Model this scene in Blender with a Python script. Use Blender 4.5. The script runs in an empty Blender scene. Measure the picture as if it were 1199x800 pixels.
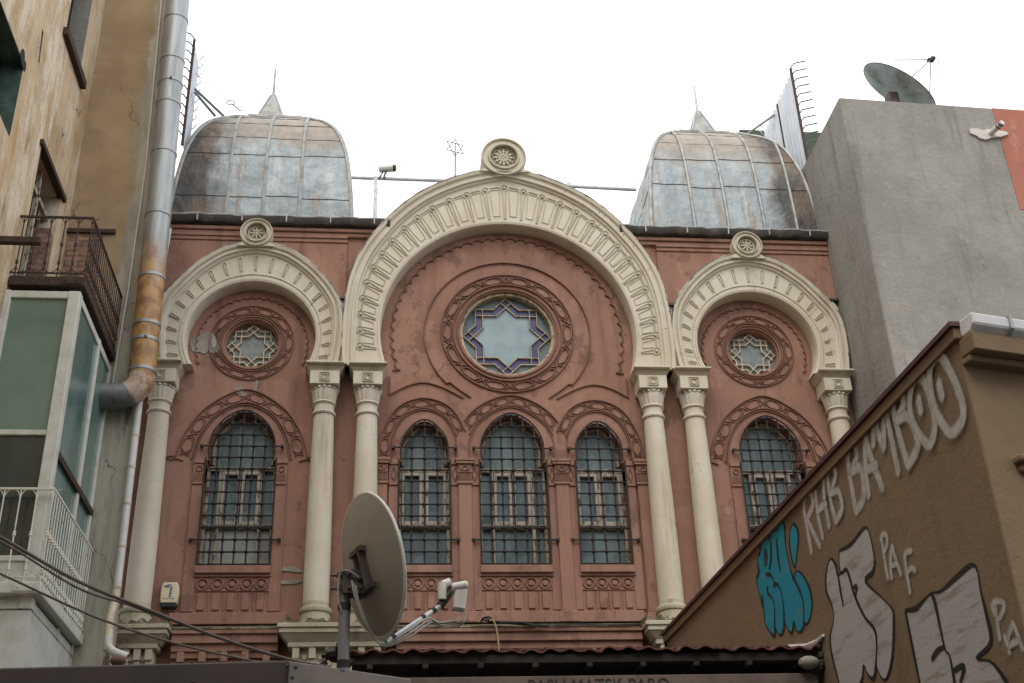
import bpy, bmesh, math, random
from mathutils import Vector, Matrix
from mathutils.geometry import tessellate_polygon
random.seed(7)
S = bpy.context.scene
COL = S.collection
PI = math.pi
R = math.radians

# ------------------------------------------------------------------ camera
W0, H0 = 1199.0, 800.0
FPX, PITCH, YAW, ROLL = 1425.448, R(28.2692), R(6.75601), R(-2.2264)
CAM = Vector((-2.293, -20.0, 1.6))
_fw = Vector((math.sin(YAW)*math.cos(PITCH), math.cos(YAW)*math.cos(PITCH), math.sin(PITCH)))
_rt = Vector((math.cos(YAW), -math.sin(YAW), 0))
_up = _rt.cross(_fw)
_r2 = math.cos(ROLL)*_rt + math.sin(ROLL)*_up
_u2 = -math.sin(ROLL)*_rt + math.cos(ROLL)*_up
cam_d = bpy.data.cameras.new('camera')
cam = bpy.data.objects.new('camera', cam_d)
COL.objects.link(cam)
mw = Matrix((_r2, _u2, -_fw)).transposed().to_4x4()
mw.translation = CAM
cam.matrix_world = mw
cam_d.sensor_width = 36
cam_d.sensor_fit = 'HORIZONTAL'
cam_d.lens = FPX/W0*36
cam_d.clip_start = .1
cam_d.clip_end = 3000
cam_d.dof.use_dof = True
cam_d.dof.focus_distance = 22.5
cam_d.dof.aperture_fstop = 6.3
S.camera = cam

def ray(px, py):
    return _fw + (px-W0/2)/FPX*_r2 - (py-H0/2)/FPX*_u2
def at(px, py, y):
    d = ray(px, py); return CAM + d*((y-CAM.y)/d.y)
def atx(px, py, x):
    d = ray(px, py); return CAM + d*((x-CAM.x)/d.x)
def atp(px, py, P, n):
    d = ray(px, py); return CAM + d*((Vector(P)-CAM).dot(n)/d.dot(n))

# ------------------------------------------------------------------ materials
class NT:
    def __init__(s, name):
        s.m = bpy.data.materials.new(name); s.m.use_nodes = True
        s.t = s.m.node_tree; s.n = s.t.nodes; s.l = s.t.links
        s.b = s.n['Principled BSDF']
        s.pos = s.n.new('ShaderNodeNewGeometry').outputs['Position']
    def new(s, k, **kw):
        n = s.n.new(k)
        for a, b in kw.items(): setattr(n, a, b)
        return n
    def put(s, sock, v):
        if hasattr(v, 'is_output'): s.l.new(v, sock)
        elif isinstance(v, (tuple, list)) and len(v) == 3 and sock.type == 'RGBA': sock.default_value = (*v, 1)
        else: sock.default_value = v
    def math(s, op, a, b=0.0, c=0.0):
        n = s.new('ShaderNodeMath', operation=op)
        for i, v in enumerate((a, b, c)): s.put(n.inputs[i], v)
        return n.outputs[0]
    def noise(s, scale=1.0, sc=(1, 1, 1), detail=5, rough=.6, dist=0.0, off=(0, 0, 0)):
        mp = s.new('ShaderNodeMapping'); s.l.new(s.pos, mp.inputs[0])
        mp.inputs['Scale'].default_value = sc; mp.inputs['Location'].default_value = off
        n = s.new('ShaderNodeTexNoise'); s.l.new(mp.outputs[0], n.inputs['Vector'])
        n.inputs['Scale'].default_value = scale; n.inputs['Detail'].default_value = detail
        n.inputs['Roughness'].default_value = rough; n.inputs['Distortion'].default_value = dist
        return n.outputs['Fac']
    def ramp(s, v, lo, hi, a=0.0, b=1.0):
        n = s.new('ShaderNodeMapRange', interpolation_type='SMOOTHSTEP')
        s.put(n.inputs['Value'], v)
        n.inputs['From Min'].default_value = lo; n.inputs['From Max'].default_value = hi
        n.inputs['To Min'].default_value = a; n.inputs['To Max'].default_value = b
        return n.outputs[0]
    def mix(s, f, a, b):
        n = s.new('ShaderNodeMix', data_type='RGBA')
        s.put(n.inputs[0], f); s.put(n.inputs[6], a); s.put(n.inputs[7], b)
        return n.outputs[2]
    def xyz(s):
        n = s.new('ShaderNodeSeparateXYZ'); s.l.new(s.pos, n.inputs[0]); return n.outputs
    def cracks(s, scale, width, mask_lo=.5, mask_hi=.6, off=(0, 0, 0), sc=(1, 1, 1)):
        mp = s.new('ShaderNodeMapping'); s.l.new(s.pos, mp.inputs[0])
        mp.inputs['Location'].default_value = off; mp.inputs['Scale'].default_value = sc
        nz = s.new('ShaderNodeTexNoise'); nz.inputs['Scale'].default_value = 2.2; nz.inputs['Detail'].default_value = 6
        s.l.new(mp.outputs[0], nz.inputs['Vector'])
        vm = s.new('ShaderNodeVectorMath', operation='MULTIPLY_ADD')
        s.l.new(nz.outputs['Color'], vm.inputs[0]); vm.inputs[1].default_value = (.55,)*3; s.l.new(mp.outputs[0], vm.inputs[2])
        v = s.new('ShaderNodeTexVoronoi', feature='DISTANCE_TO_EDGE'); v.inputs['Scale'].default_value = scale
        s.l.new(vm.outputs[0], v.inputs['Vector'])
        c = s.ramp(v.outputs['Distance'], 0.0, width, 1.0, 0.0)
        return s.math('MULTIPLY', c, s.ramp(s.noise(.55, off=(9+off[0], 4, 2)), mask_lo, mask_hi))
    def bump(s, h, strength=.3, dist=.02):
        n = s.new('ShaderNodeBump'); n.inputs['Strength'].default_value = strength; n.inputs['Distance'].default_value = dist
        s.l.new(h, n.inputs['Height']); s.l.new(n.outputs[0], s.b.inputs['Normal'])
    def done(s, col, rough=.85, metal=0.0, spec=None):
        s.put(s.b.inputs['Base Color'], col); s.put(s.b.inputs['Roughness'], rough); s.put(s.b.inputs['Metallic'], metal)
        if spec is not None: s.b.inputs['Specular IOR Level'].default_value = spec
        return s.m

def plaster(name, c, c2, stain, streak, rough=.92, big=.6, amt=1.0, crack=.0, grain=70, bump=.35, pale=None, off=(0, 0, 0), crack_col=None, streak_lo=.52, repaint=None):
    t = NT(name)
    k = t.mix(t.ramp(t.noise(big, off=off), .35, .68), c, c2)
    k = t.mix(t.ramp(t.noise(3.1, off=off, detail=8), .4, .75, 0, .55*amt), k, c2)
    if repaint:
        k = t.mix(t.ramp(t.noise(.85, sc=(1, 1, .7), off=(11, 3, 5), detail=12, rough=.62), .52, .55, 0, .6), k, repaint)
        k = t.mix(t.ramp(t.noise(1.3, sc=(1, 1, .8), off=(2, 3, 15), detail=12, rough=.66), .585, .605, 0, .55), k, streak)
        dr = t.ramp(t.noise(1.0, sc=(9, 9, .35), off=(6, 3, 1), detail=8, rough=.7), .58, .74, 0, .6)
        k = t.mix(dr, k, stain)
    if pale: k = t.mix(t.ramp(t.noise(1.7, sc=(1, 1, .6), off=(3, off[1], 8), detail=9, rough=.65), .6, .68, 0, .8), k, pale)
    st = t.ramp(t.noise(1.0, sc=(3.2, 3.2, .28), off=off, detail=7, rough=.65), streak_lo, .78, 0, .75*amt)
    k = t.mix(st, k, streak)
    sp = t.ramp(t.noise(2.4, detail=10, rough=.7, off=(off[0], 5, 1)), .6, .74, 0, .7*amt)
    k = t.mix(sp, k, stain)
    gr = t.noise(grain, detail=3)
    k = t.mix(t.ramp(gr, .3, .8, 0, .22), k, stain)
    h = t.math('ADD', t.math('MULTIPLY', gr, .35), t.math('MULTIPLY', t.noise(9, detail=8), .8))
    if crack:
        cr = t.cracks(.8, .006*crack, off=off)
        k = t.mix(t.math('MULTIPLY', cr, .55), k, crack_col or tuple(v*.25 for v in stain))
        h = t.math('SUBTRACT', h, cr)
    t.bump(h, bump, .02)
    return t.done(k, rough, spec=.25)

M = {}
M['pink'] = plaster('pink_plaster', (.33, .18, .134), (.265, .145, .108), (.135, .085, .066), (.155, .09, .07), crack=.9, pale=(.40, .235, .18), amt=1.15, streak_lo=.5, repaint=(.355, .205, .155))
M['pink_relief'] = plaster('darker_pink_moulding', (.25, .132, .097), (.18, .098, .073), (.10, .062, .048), (.11, .065, .05), big=2.2, amt=1.0)  # wall pink in a darker tone, so the raised relief lines stand out
M['cream_relief'] = plaster('darker_cream_moulding', (.56, .52, .42), (.46, .42, .325), (.22, .185, .13), (.22, .185, .13), big=2.5, amt=1.0, off=(4, 3, 7))  # arch cream taken slightly darker for its raised relief
M['cream'] = plaster('cream_stucco', (.635, .59, .495), (.56, .505, .40), (.32, .27, .19), (.235, .20, .145), big=.9, amt=.9, crack=.6, bump=.3, off=(4, 1, 7), streak_lo=.54)
M['cream_old'] = plaster('weathered_cream_stucco', (.53, .49, .375), (.40, .36, .26), (.17, .145, .11), (.15, .13, .10), big=1.3, amt=1.1, crack=.8, bump=.45, off=(14, 1, 7), streak_lo=.5)
M['mortar'] = plaster('bare_grey_mortar', (.35, .325, .285), (.22, .205, .18), (.17, .16, .15), (.42, .41, .39), amt=1, bump=.9, big=3)
M['ochre'] = plaster('ochre_render', (.24, .171, .107), (.20, .141, .088), (.135, .097, .062), (.16, .113, .072), amt=.85, grain=45, bump=.55, off=(2, 8, 3))
M['grey'] = plaster('grey_cement_render', (.315, .30, .27), (.24, .23, .21), (.14, .135, .125), (.16, .155, .14), amt=1.35, grain=20, bump=.9, off=(7, 2, 5), big=.7, pale=(.345, .33, .305))
M['redwall'] = plaster('red_render', (.41, .16, .11), (.35, .14, .10), (.25, .10, .075), (.30, .11, .08), amt=.9, pale=(.45, .24, .18), off=(1, 1, 5))
M['foam'] = plaster('white_filler_foam', (.66, .63, .60), (.55, .52, .49), (.42, .38, .34), (.5, .47, .44), bump=.9)

def t_tan():
    t = NT('stained_tan_plaster')
    k = t.mix(t.ramp(t.noise(1.3, detail=8), .35, .65), (.62, .48, .315), (.47, .345, .205))
    k = t.mix(t.ramp(t.noise(1.0, sc=(2.2, 2.2, .55), detail=10, rough=.72), .45, .62, 0, .85), k, (.76, .68, .55))
    k = t.mix(t.ramp(t.noise(1.0, sc=(2.0, 2.0, .32), detail=10, rough=.72, off=(5, 3, 0)), .53, .68, 0, .85), k, (.50, .29, .12))
    k = t.mix(t.ramp(t.noise(1.5, sc=(2, 2, .5), detail=10, rough=.78, off=(1, 13, 0)), .56, .70, 0, .9), k, (.22, .15, .095))
    k = t.mix(t.ramp(t.noise(9, sc=(1, 1, .5), detail=9, rough=.8, off=(1, 3, 0)), .56, .7, 0, .7), k, (.70, .60, .46))
    cr = t.cracks(.45, .006, .5, .58, sc=(1, 1, .5))
    k = t.mix(t.math('MULTIPLY', cr, .8), k, (.09, .07, .05))
    g = t.noise(45, detail=5, rough=.7)
    t.bump(t.math('SUBTRACT', t.math('ADD', t.math('MULTIPLY', g, .7), t.math('MULTIPLY', t.noise(5, detail=10, rough=.7), 1.5)), cr), .8, .03)
    return t.done(k, .93, spec=.2)
M['tan'] = t_tan()
def t_brown():
    t = NT('brown_patched_render')
    k = t.mix(t.ramp(t.noise(1.1, detail=8), .35, .68), (.40, .295, .18), (.305, .22, .135))
    k = t.mix(t.ramp(t.noise(4, detail=9, rough=.7), .5, .75, 0, .7), k, (.38, .285, .18))
    x = t.xyz()
    z = t.math('ADD', x[0], t.math('MULTIPLY', t.noise(1.2, detail=9, rough=.62), .75))
    k = t.mix(t.ramp(z, -6.62, -6.54), k, t.mix(t.ramp(t.noise(2.2, sc=(2, 2, .4), detail=9), .4, .62), (.44, .405, .32), (.33, .30, .235)))
    lo = t.ramp(t.math('ADD', x[2], t.math('MULTIPLY', t.noise(1.3, detail=7), 1.5)), 11.6, 11.9, 1, 0)
    gb = t.mix(t.ramp(t.noise(1.3, sc=(3, 3, .25), detail=9, rough=.7), .42, .62), (.41, .39, .32), (.27, .24, .185))
    gb = t.mix(t.ramp(t.noise(1.3, sc=(4, 4, .5), detail=9, rough=.75, off=(6, 0, 2)), .55, .62), gb, (.16, .13, .095))
    k = t.mix(lo, k, gb)
    cr = t.cracks(.6, .006, .5, .58, off=(3, 0, 5))
    k = t.mix(t.math('MULTIPLY', cr, .75), k, (.09, .07, .05))
    g = t.noise(50, detail=4)
    t.bump(t.math('SUBTRACT', t.math('ADD', t.math('MULTIPLY', g, .6), t.noise(7, detail=9)), cr), .6, .02)
    return t.done(k, .95, spec=.2)
M['brown'] = t_brown()

def t_zinc():
    t = NT('weathered_zinc_sheet')
    x = t.xyz()
    k = t.mix(t.ramp(t.noise(1.3, detail=7), .35, .65), (.37, .425, .455), (.27, .32, .35))
    k = t.mix(t.ramp(t.noise(1.0, sc=(4, 4, .5), detail=8, rough=.7), .48, .7, 0, .8), k, (.47, .51, .52))
    # brown-grey patina of the upper, flatter sheets
    up = t.ramp(t.math('ADD', x[2], t.math('MULTIPLY', t.noise(1.1, detail=6), 1.2)), 17.25, 18.0, 0, .92)
    k = t.mix(up, k, t.mix(t.noise(3, detail=8), (.37, .315, .25), (.23, .19, .15)))
    k = t.mix(t.ramp(t.noise(1.0, sc=(5, 5, .35), detail=8, rough=.7, off=(7, 2, 3)), .52, .68, 0, .75), k, (.30, .20, .125))
    sx = t.math('SNAP', t.math('ADD', x[0], .27), .705); sz = t.math('SNAP', x[2], .62)
    cb = t.new('ShaderNodeCombineXYZ'); t.l.new(sx, cb.inputs[0]); t.l.new(sz, cb.inputs[2])
    wn = t.new('ShaderNodeTexWhiteNoise', noise_dimensions='3D'); t.l.new(cb.outputs[0], wn.inputs['Vector'])
    k = t.mix(t.ramp(wn.outputs['Value'], .2, .9, 0, .35), k, (.22, .235, .23))
    # soot and rust next to the neighbours
    ax = t.math('ADD', t.math('ABSOLUTE', x[0]), t.math('MULTIPLY', t.noise(1.4, sc=(1, 1, .5), detail=8, rough=.7), 1.5))
    k = t.mix(t.ramp(ax, 6.15, 6.75, 0, .9), k, t.mix(t.ramp(t.noise(2.6, sc=(1, 1, .5), detail=8), .42, .62), (.05, .042, .036), (.15, .10, .065)))
    k = t.mix(t.ramp(t.noise(1.9, sc=(2, 2, .8), detail=9, rough=.7, off=(1, 2, 8)), .64, .76, 0, .55), k, (.13, .115, .10))
    h = t.math('ADD', t.noise(2.2, detail=3, sc=(1, 1, .7)), t.math('MULTIPLY', t.noise(14, detail=5), .12))
    t.bump(h, .65, .14)
    return t.done(k, t.ramp(t.noise(6), .3, .7, .5, .75), .1)
M['zinc'] = t_zinc()
def simple(name, c, rough=.6, metal=0.0, var=.25, scale=8, bump=.1, c2=None, lo=.4, hi=.7, spec=None, sc=(1, 1, 1)):
    t = NT(name)
    c2 = c2 or tuple(v*(1-var) for v in c)
    n = t.noise(scale, detail=7, rough=.65, sc=sc)
    k = t.mix(t.ramp(n, lo, hi), c, c2)
    if bump: t.bump(n, bump, .01)
    return t.done(k, rough, metal, spec)
M['zincseam'] = simple('zinc_batten', (.34, .35, .34), .55, .3, c2=(.2, .19, .17), scale=5)
M['zincdark'] = simple('dark_lapped_seam', (.075, .07, .065), .7, .2)
M['gutter'] = simple('blackened_gutter_metal', (.05, .046, .043), .6, .2, c2=(.12, .10, .085), scale=4, lo=.45, hi=.7)
M['gutterlip'] = simple('grey_gutter_lip', (.40, .41, .41), .5, .2, c2=(.2, .19, .18))
M['leadedge'] = simple('dull_lead_edge', (.10, .095, .085), .7, 0, c2=(.42, .40, .35), scale=2.2, lo=.46, hi=.58)
M['crackline'] = simple('dirt_filled_joint', (.10, .082, .058), .9, 0, bump=0)
M['iron'] = simple('black_wrought_iron', (.02, .019, .02), .55, .4, c2=(.035, .03, .027))
M['rustiron'] = simple('brown_rusty_iron', (.045, .03, .024), .75, .3, c2=(.09, .05, .03), scale=14)
M['whiteiron'] = simple('cream_painted_iron', (.64, .62, .54), .6, .0, c2=(.25, .15, .08), scale=11, lo=.58, hi=.68)
M['galv'] = simple('galvanised_steel', (.34, .35, .36), .5, .6, c2=(.26, .27, .28), scale=6)
M['galvlight'] = simple('pale_galvanised_steel', (.60, .63, .66), .55, .1)
M['corr'] = simple('blue_grey_corrugated_sheet', (.60, .64, .69), .6, .0, c2=(.50, .54, .59), scale=3)
def t_duct():
    t = NT('galvanised_flue_with_rust')
    x = t.xyz()
    k = t.mix(t.ramp(t.noise(2, sc=(5, 5, .4), detail=7), .35, .7), (.37, .385, .39), (.25, .265, .275))
    m = t.math('ADD', x[2], t.math('MULTIPLY', t.noise(1.1, detail=9, rough=.65, sc=(2, 2, .7)), 3.0))
    rm = t.math('MULTIPLY', t.ramp(m, 14.3, 15.3, 1, 0), t.ramp(x[2], 10.35, 10.5, 0, 1))
    k = t.mix(t.math('MULTIPLY', rm, .9), k, t.mix(t.ramp(t.noise(5, detail=8), .38, .62), (.47, .26, .075), (.25, .115, .035)))
    k = t.mix(t.ramp(t.noise(1.5, sc=(6, 6, .3), detail=8, off=(4, 0, 1)), .62, .74, 0, .6), k, (.36, .25, .13))
    return t.done(k, .5, t.math('SUBTRACT', .55, t.math('MULTIPLY', rm, .5)))
M['duct'] = t_duct()
M['greyelbow'] = simple('dull_grey_flue_elbow', (.22, .23, .235), .5, .4, c2=(.13, .135, .14), scale=5)
M['rustpale'] = simple('peeling_rusty_flue_joint', (.50, .40, .32), .8, 0, c2=(.30, .13, .05), scale=5, lo=.4, hi=.66)
M['plastic'] = simple('grey_white_plastic_pipe', (.60, .58, .57), .45, 0, c2=(.48, .45, .42), scale=3, bump=0)
M['plastic_yel'] = simple('yellowed_plastic_pipe', (.58, .50, .38), .5, 0, c2=(.40, .30, .2), scale=5, bump=0)
M['gutwhite'] = simple('white_gutter_plastic', (.68, .69, .70), .4, 0, c2=(.58, .58, .58), scale=2, bump=0)
M['greypaint'] = simple('dark_grey_paint', (.12, .12, .12), .6)
M['stripwire'] = simple('white_cable_sheath', (.68, .67, .64), .6, bump=0)
M['cable'] = simple('dusty_brown_cable', (.085, .065, .055), .8, c2=(.14, .11, .09), scale=3, bump=0)
M['greycable'] = simple('grey_white_coax', (.42, .40, .37), .6, bump=0)
M['blackrub'] = simple('black_rubber', (.012, .012, .012), .7, bump=0)
M['cord'] = simple('tan_cord', (.42, .31, .18), .8, bump=0)
M['tile'] = simple('weathered_red_pantile', (.135, .055, .04), .85, 0, c2=(.06, .032, .026), scale=7, bump=.3)
M['darkwood'] = simple('sooty_dark_timber', (.022, .018, .015), .85, c2=(.045, .034, .028), scale=6, bump=.3)
M['canopy'] = simple('dark_brown_sheet_metal', (.052, .038, .036), .65, .0, c2=(.035, .027, .026), scale=3, bump=.05, sc=(1, 1, .2))
M['panel'] = simple('pale_grey_sheet', (.23, .205, .195), .7, .0, c2=(.16, .145, .14), scale=2.5)
M['shedwall'] = simple('grimy_board', (.17, .13, .11), .85, c2=(.10, .08, .065), scale=3)
M['paintblack'] = simple('black_lettering_paint', (.015, .013, .012), .7, bump=0)
M['dishgrey'] = simple('grey_painted_dish', (.30, .275, .24), .5, .1, c2=(.25, .23, .20), scale=2.2, bump=.02)
M['dishrim'] = simple('pale_dish_rim', (.62, .61, .58), .5, bump=0)
M['dishpale'] = simple('faded_roof_dish', (.40, .45, .45), .5, .1, c2=(.17, .21, .17), scale=2, lo=.4, hi=.7)
M['lnb'] = simple('offwhite_plastic', (.66, .63, .58), .5, bump=0)
M['pole'] = simple('grey_pole_with_rust', (.20, .20, .21), .55, .3, c2=(.25, .115, .04), scale=3.5, lo=.6, hi=.68)
M['bracket'] = simple('dark_bracket_steel', (.05, .047, .047), .6, .4, c2=(.11, .07, .05), scale=12)
M['wood'] = simple('peeling_cream_paint', (.42, .375, .295), .8, 0, c2=(.14, .09, .06), scale=9, lo=.49, hi=.58, bump=.3, sc=(2, 2, .6))
M['woodwhite'] = simple('peeling_white_paint', (.46, .425, .365), .8, 0, c2=(.17, .115, .085), scale=10, lo=.52, hi=.62, bump=.3, sc=(2, 2, .5))
M['lead'] = simple('tan_leading_bars', (.40, .33, .24), .7, 0, c2=(.16, .12, .09), scale=18, lo=.45, hi=.65)
M['leadpale'] = simple('pale_plaster_tracery', (.60, .545, .41), .8, 0, c2=(.42, .36, .26), scale=12)
M['brass'] = simple('rose_window_frame', (.44, .37, .25), .7, 0, c2=(.17, .125, .085), scale=10, lo=.45, hi=.62)
def glass(name, c, c2, rough=.22, scale=1.2, sc=(1, 1, 1), spec=.5, cell=None):
    t = NT(name)
    k = t.mix(t.ramp(t.noise(scale, sc=sc, detail=4), .35, .68), c, c2)
    if cell:
        x = t.xyz(); cb = t.new('ShaderNodeCombineXYZ')
        t.l.new(t.math('SNAP', t.math('ADD', x[0], .05), cell[0]), cb.inputs[0]); t.l.new(t.math('SNAP', t.math('ADD', x[2], .06), cell[1]), cb.inputs[2])
        wn = t.new('ShaderNodeTexWhiteNoise', noise_dimensions='3D'); t.l.new(cb.outputs[0], wn.inputs['Vector'])
        k = t.mix(t.ramp(wn.outputs['Value'], .1, 1, 0, .75), k, cell[2])
        k = t.mix(t.ramp(t.noise(5, sc=(1, 1, .4), detail=8, rough=.7), .5, .75, 0, .5), k, cell[3])
    t.bump(t.noise(30, detail=2), .06, .01)
    return t.done(k, t.ramp(t.noise(4), .3, .7, rough, rough+.15), 0, spec)
M['pane'] = glass('frosted_teal_glass', (.15, .215, .225), (.095, .15, .165), .25, 2.0, (2, 2, .7), cell=(.30, .40, (.055, .09, .10), (.25, .29, .285)))
M['panepale'] = glass('milky_lower_glass', (.36, .38, .35), (.27, .30, .28), .4, 2.0)
M['roseglass'] = glass('pale_blue_frosted_glass', (.26, .34, .37), (.21, .285, .32), .4, 3)
M['rosedark'] = glass('grey_green_frosted_glass', (.12, .165, .175), (.09, .125, .14), .4, 3)
M['sidepane'] = glass('grey_bubbled_glass', (.20, .225, .225), (.12, .145, .155), .35, 5)
M['blueglass'] = glass('cobalt_blue_glass', (.032, .032, .12), (.05, .052, .15), .35, 6)
M['bayglass'] = glass('green_tinted_glass', (.185, .27, .215), (.14, .21, .17), .09, .8, spec=.7)
M['bayglass2'] = glass('dark_green_glass', (.045, .06, .052), (.03, .042, .037), .05, .8, spec=.8)
M['bayside'] = glass('mirror_teal_glass', (.13, .22, .20), (.08, .15, .14), .04, .7, (1, 1, .4), spec=1.0)
M['bayframe'] = simple('pale_grey_window_frame', (.60, .61, .56), .55, .0, c2=(.48, .48, .42), scale=4, bump=.05)
M['baywhite'] = simple('streaked_white_panel', (.58, .60, .565), .6, 0, c2=(.42, .42, .37), scale=2, bump=.05)
M['greenreveal'] = simple('green_painted_reveal', (.045, .085, .065), .7, c2=(.10, .17, .14), scale=3)
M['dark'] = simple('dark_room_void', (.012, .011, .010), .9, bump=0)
M['greenroof'] = simple('dark_green_sheet', (.035, .055, .03), .7)
def t_brick():
    t = NT('old_brick_infill')
    tc = t.new('ShaderNodeCombineXYZ'); x = t.xyz()
    t.l.new(t.math('ADD', x[0], x[1]), tc.inputs[0]); t.l.new(x[2], tc.inputs[1])
    b = t.new('ShaderNodeTexBrick'); t.l.new(tc.outputs[0], b.inputs['Vector'])
    b.inputs['Scale'].default_value = 1; b.inputs['Brick Width'].default_value = .24; b.inputs['Row Height'].default_value = .105
    b.inputs['Mortar Size'].default_value = .013; b.inputs['Color1'].default_value = (.33, .17, .115, 1)
    b.inputs['Color2'].default_value = (.20, .11, .08, 1); b.inputs['Mortar'].default_value = (.10, .085, .07, 1)
    k = t.mix(t.ramp(t.noise(6, detail=8), .45, .7, 0, .6), b.outputs['Color'], (.36, .27, .19))
    t.bump(t.math('ADD', t.math('SUBTRACT', 1, b.outputs['Fac']), t.math('MULTIPLY', t.noise(20, detail=6), .6)), .9, .02)
    return t.done(k, .95)
M['brick'] = t_brick()
def t_moss():
    t = NT('mossy_ledge_stone')
    k = t.mix(t.ramp(t.noise(5, detail=9, rough=.7), .42, .6), (.17, .125, .09), (.05, .062, .018))
    k = t.mix(t.ramp(t.noise(9, detail=9, rough=.7, off=(3, 2, 1)), .55, .65), k, (.30, .25, .19))
    t.bump(t.noise(18, detail=8), .9, .03)
    return t.done(k, .95)
M['moss'] = t_moss()
def t_asphalt():
    t = NT('worn_asphalt')
    k = t.mix(t.ramp(t.noise(2, detail=9), .35, .7), (.055, .053, .05), (.04, .04, .04))
    t.bump(t.noise(90, detail=3), .4, .01)
    return t.done(k, .9)
M['asphalt'] = t_asphalt()
def spray(name, c, cover=.5, patch=(0, 0, 0)):
    # spray paint: soft at the stroke edge, thin where the can ran fast
    t = NT(name)
    a = t.new('ShaderNodeAttribute', attribute_name='cover').outputs['Fac']
    n = t.noise(26, detail=8, rough=.75)
    v = t.math('ADD', a, t.math('MULTIPLY', t.math('SUBTRACT', n, .5), .9))
    al = t.ramp(v, .10, .85, 0, cover)
    k = t.mix(t.ramp(t.noise(11, detail=7), .35, .7), c, tuple(x*.72 for x in c))
    t.l.new(al, t.b.inputs['Alpha'])
    return t.done(k, .8, spec=.2)
M['sprayw'] = spray('chalky_white_spray', (.56, .53, .50), .85)
def fill(name, c, under, ang, lo=.48):
    t = NT(name)
    mp = t.new('ShaderNodeMapping'); t.l.new(t.pos, mp.inputs[0]); mp.inputs['Rotation'].default_value = (ang, 0, 0)
    mp.inputs['Scale'].default_value = (1, 1.1, 7)
    n = t.new('ShaderNodeTexNoise'); t.l.new(mp.outputs[0], n.inputs['Vector']); n.inputs['Scale'].default_value = 1.9
    n.inputs['Detail'].default_value = 6; n.inputs['Roughness'].default_value = .65
    k = t.mix(t.ramp(n.outputs['Fac'], lo, lo+.2, 0, .75), c, under)
    k = t.mix(t.ramp(t.noise(45, detail=4), .4, .75, 0, .3), k, under)
    t.bump(t.noise(45, detail=4), .4, .01)
    return t.done(k, .75, spec=.25)
M['bluefill'] = fill('turquoise_spray_fill', (.012, .255, .375), (.11, .22, .26), .5, .52)
M['silver'] = fill('streaky_silver_spray_fill', (.44, .425, .425), (.25, .20, .17), -.7, .49)
M['outline'] = simple('black_spray_outline', (.014, .013, .012), .8, bump=0)
M['steam'] = None

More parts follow.
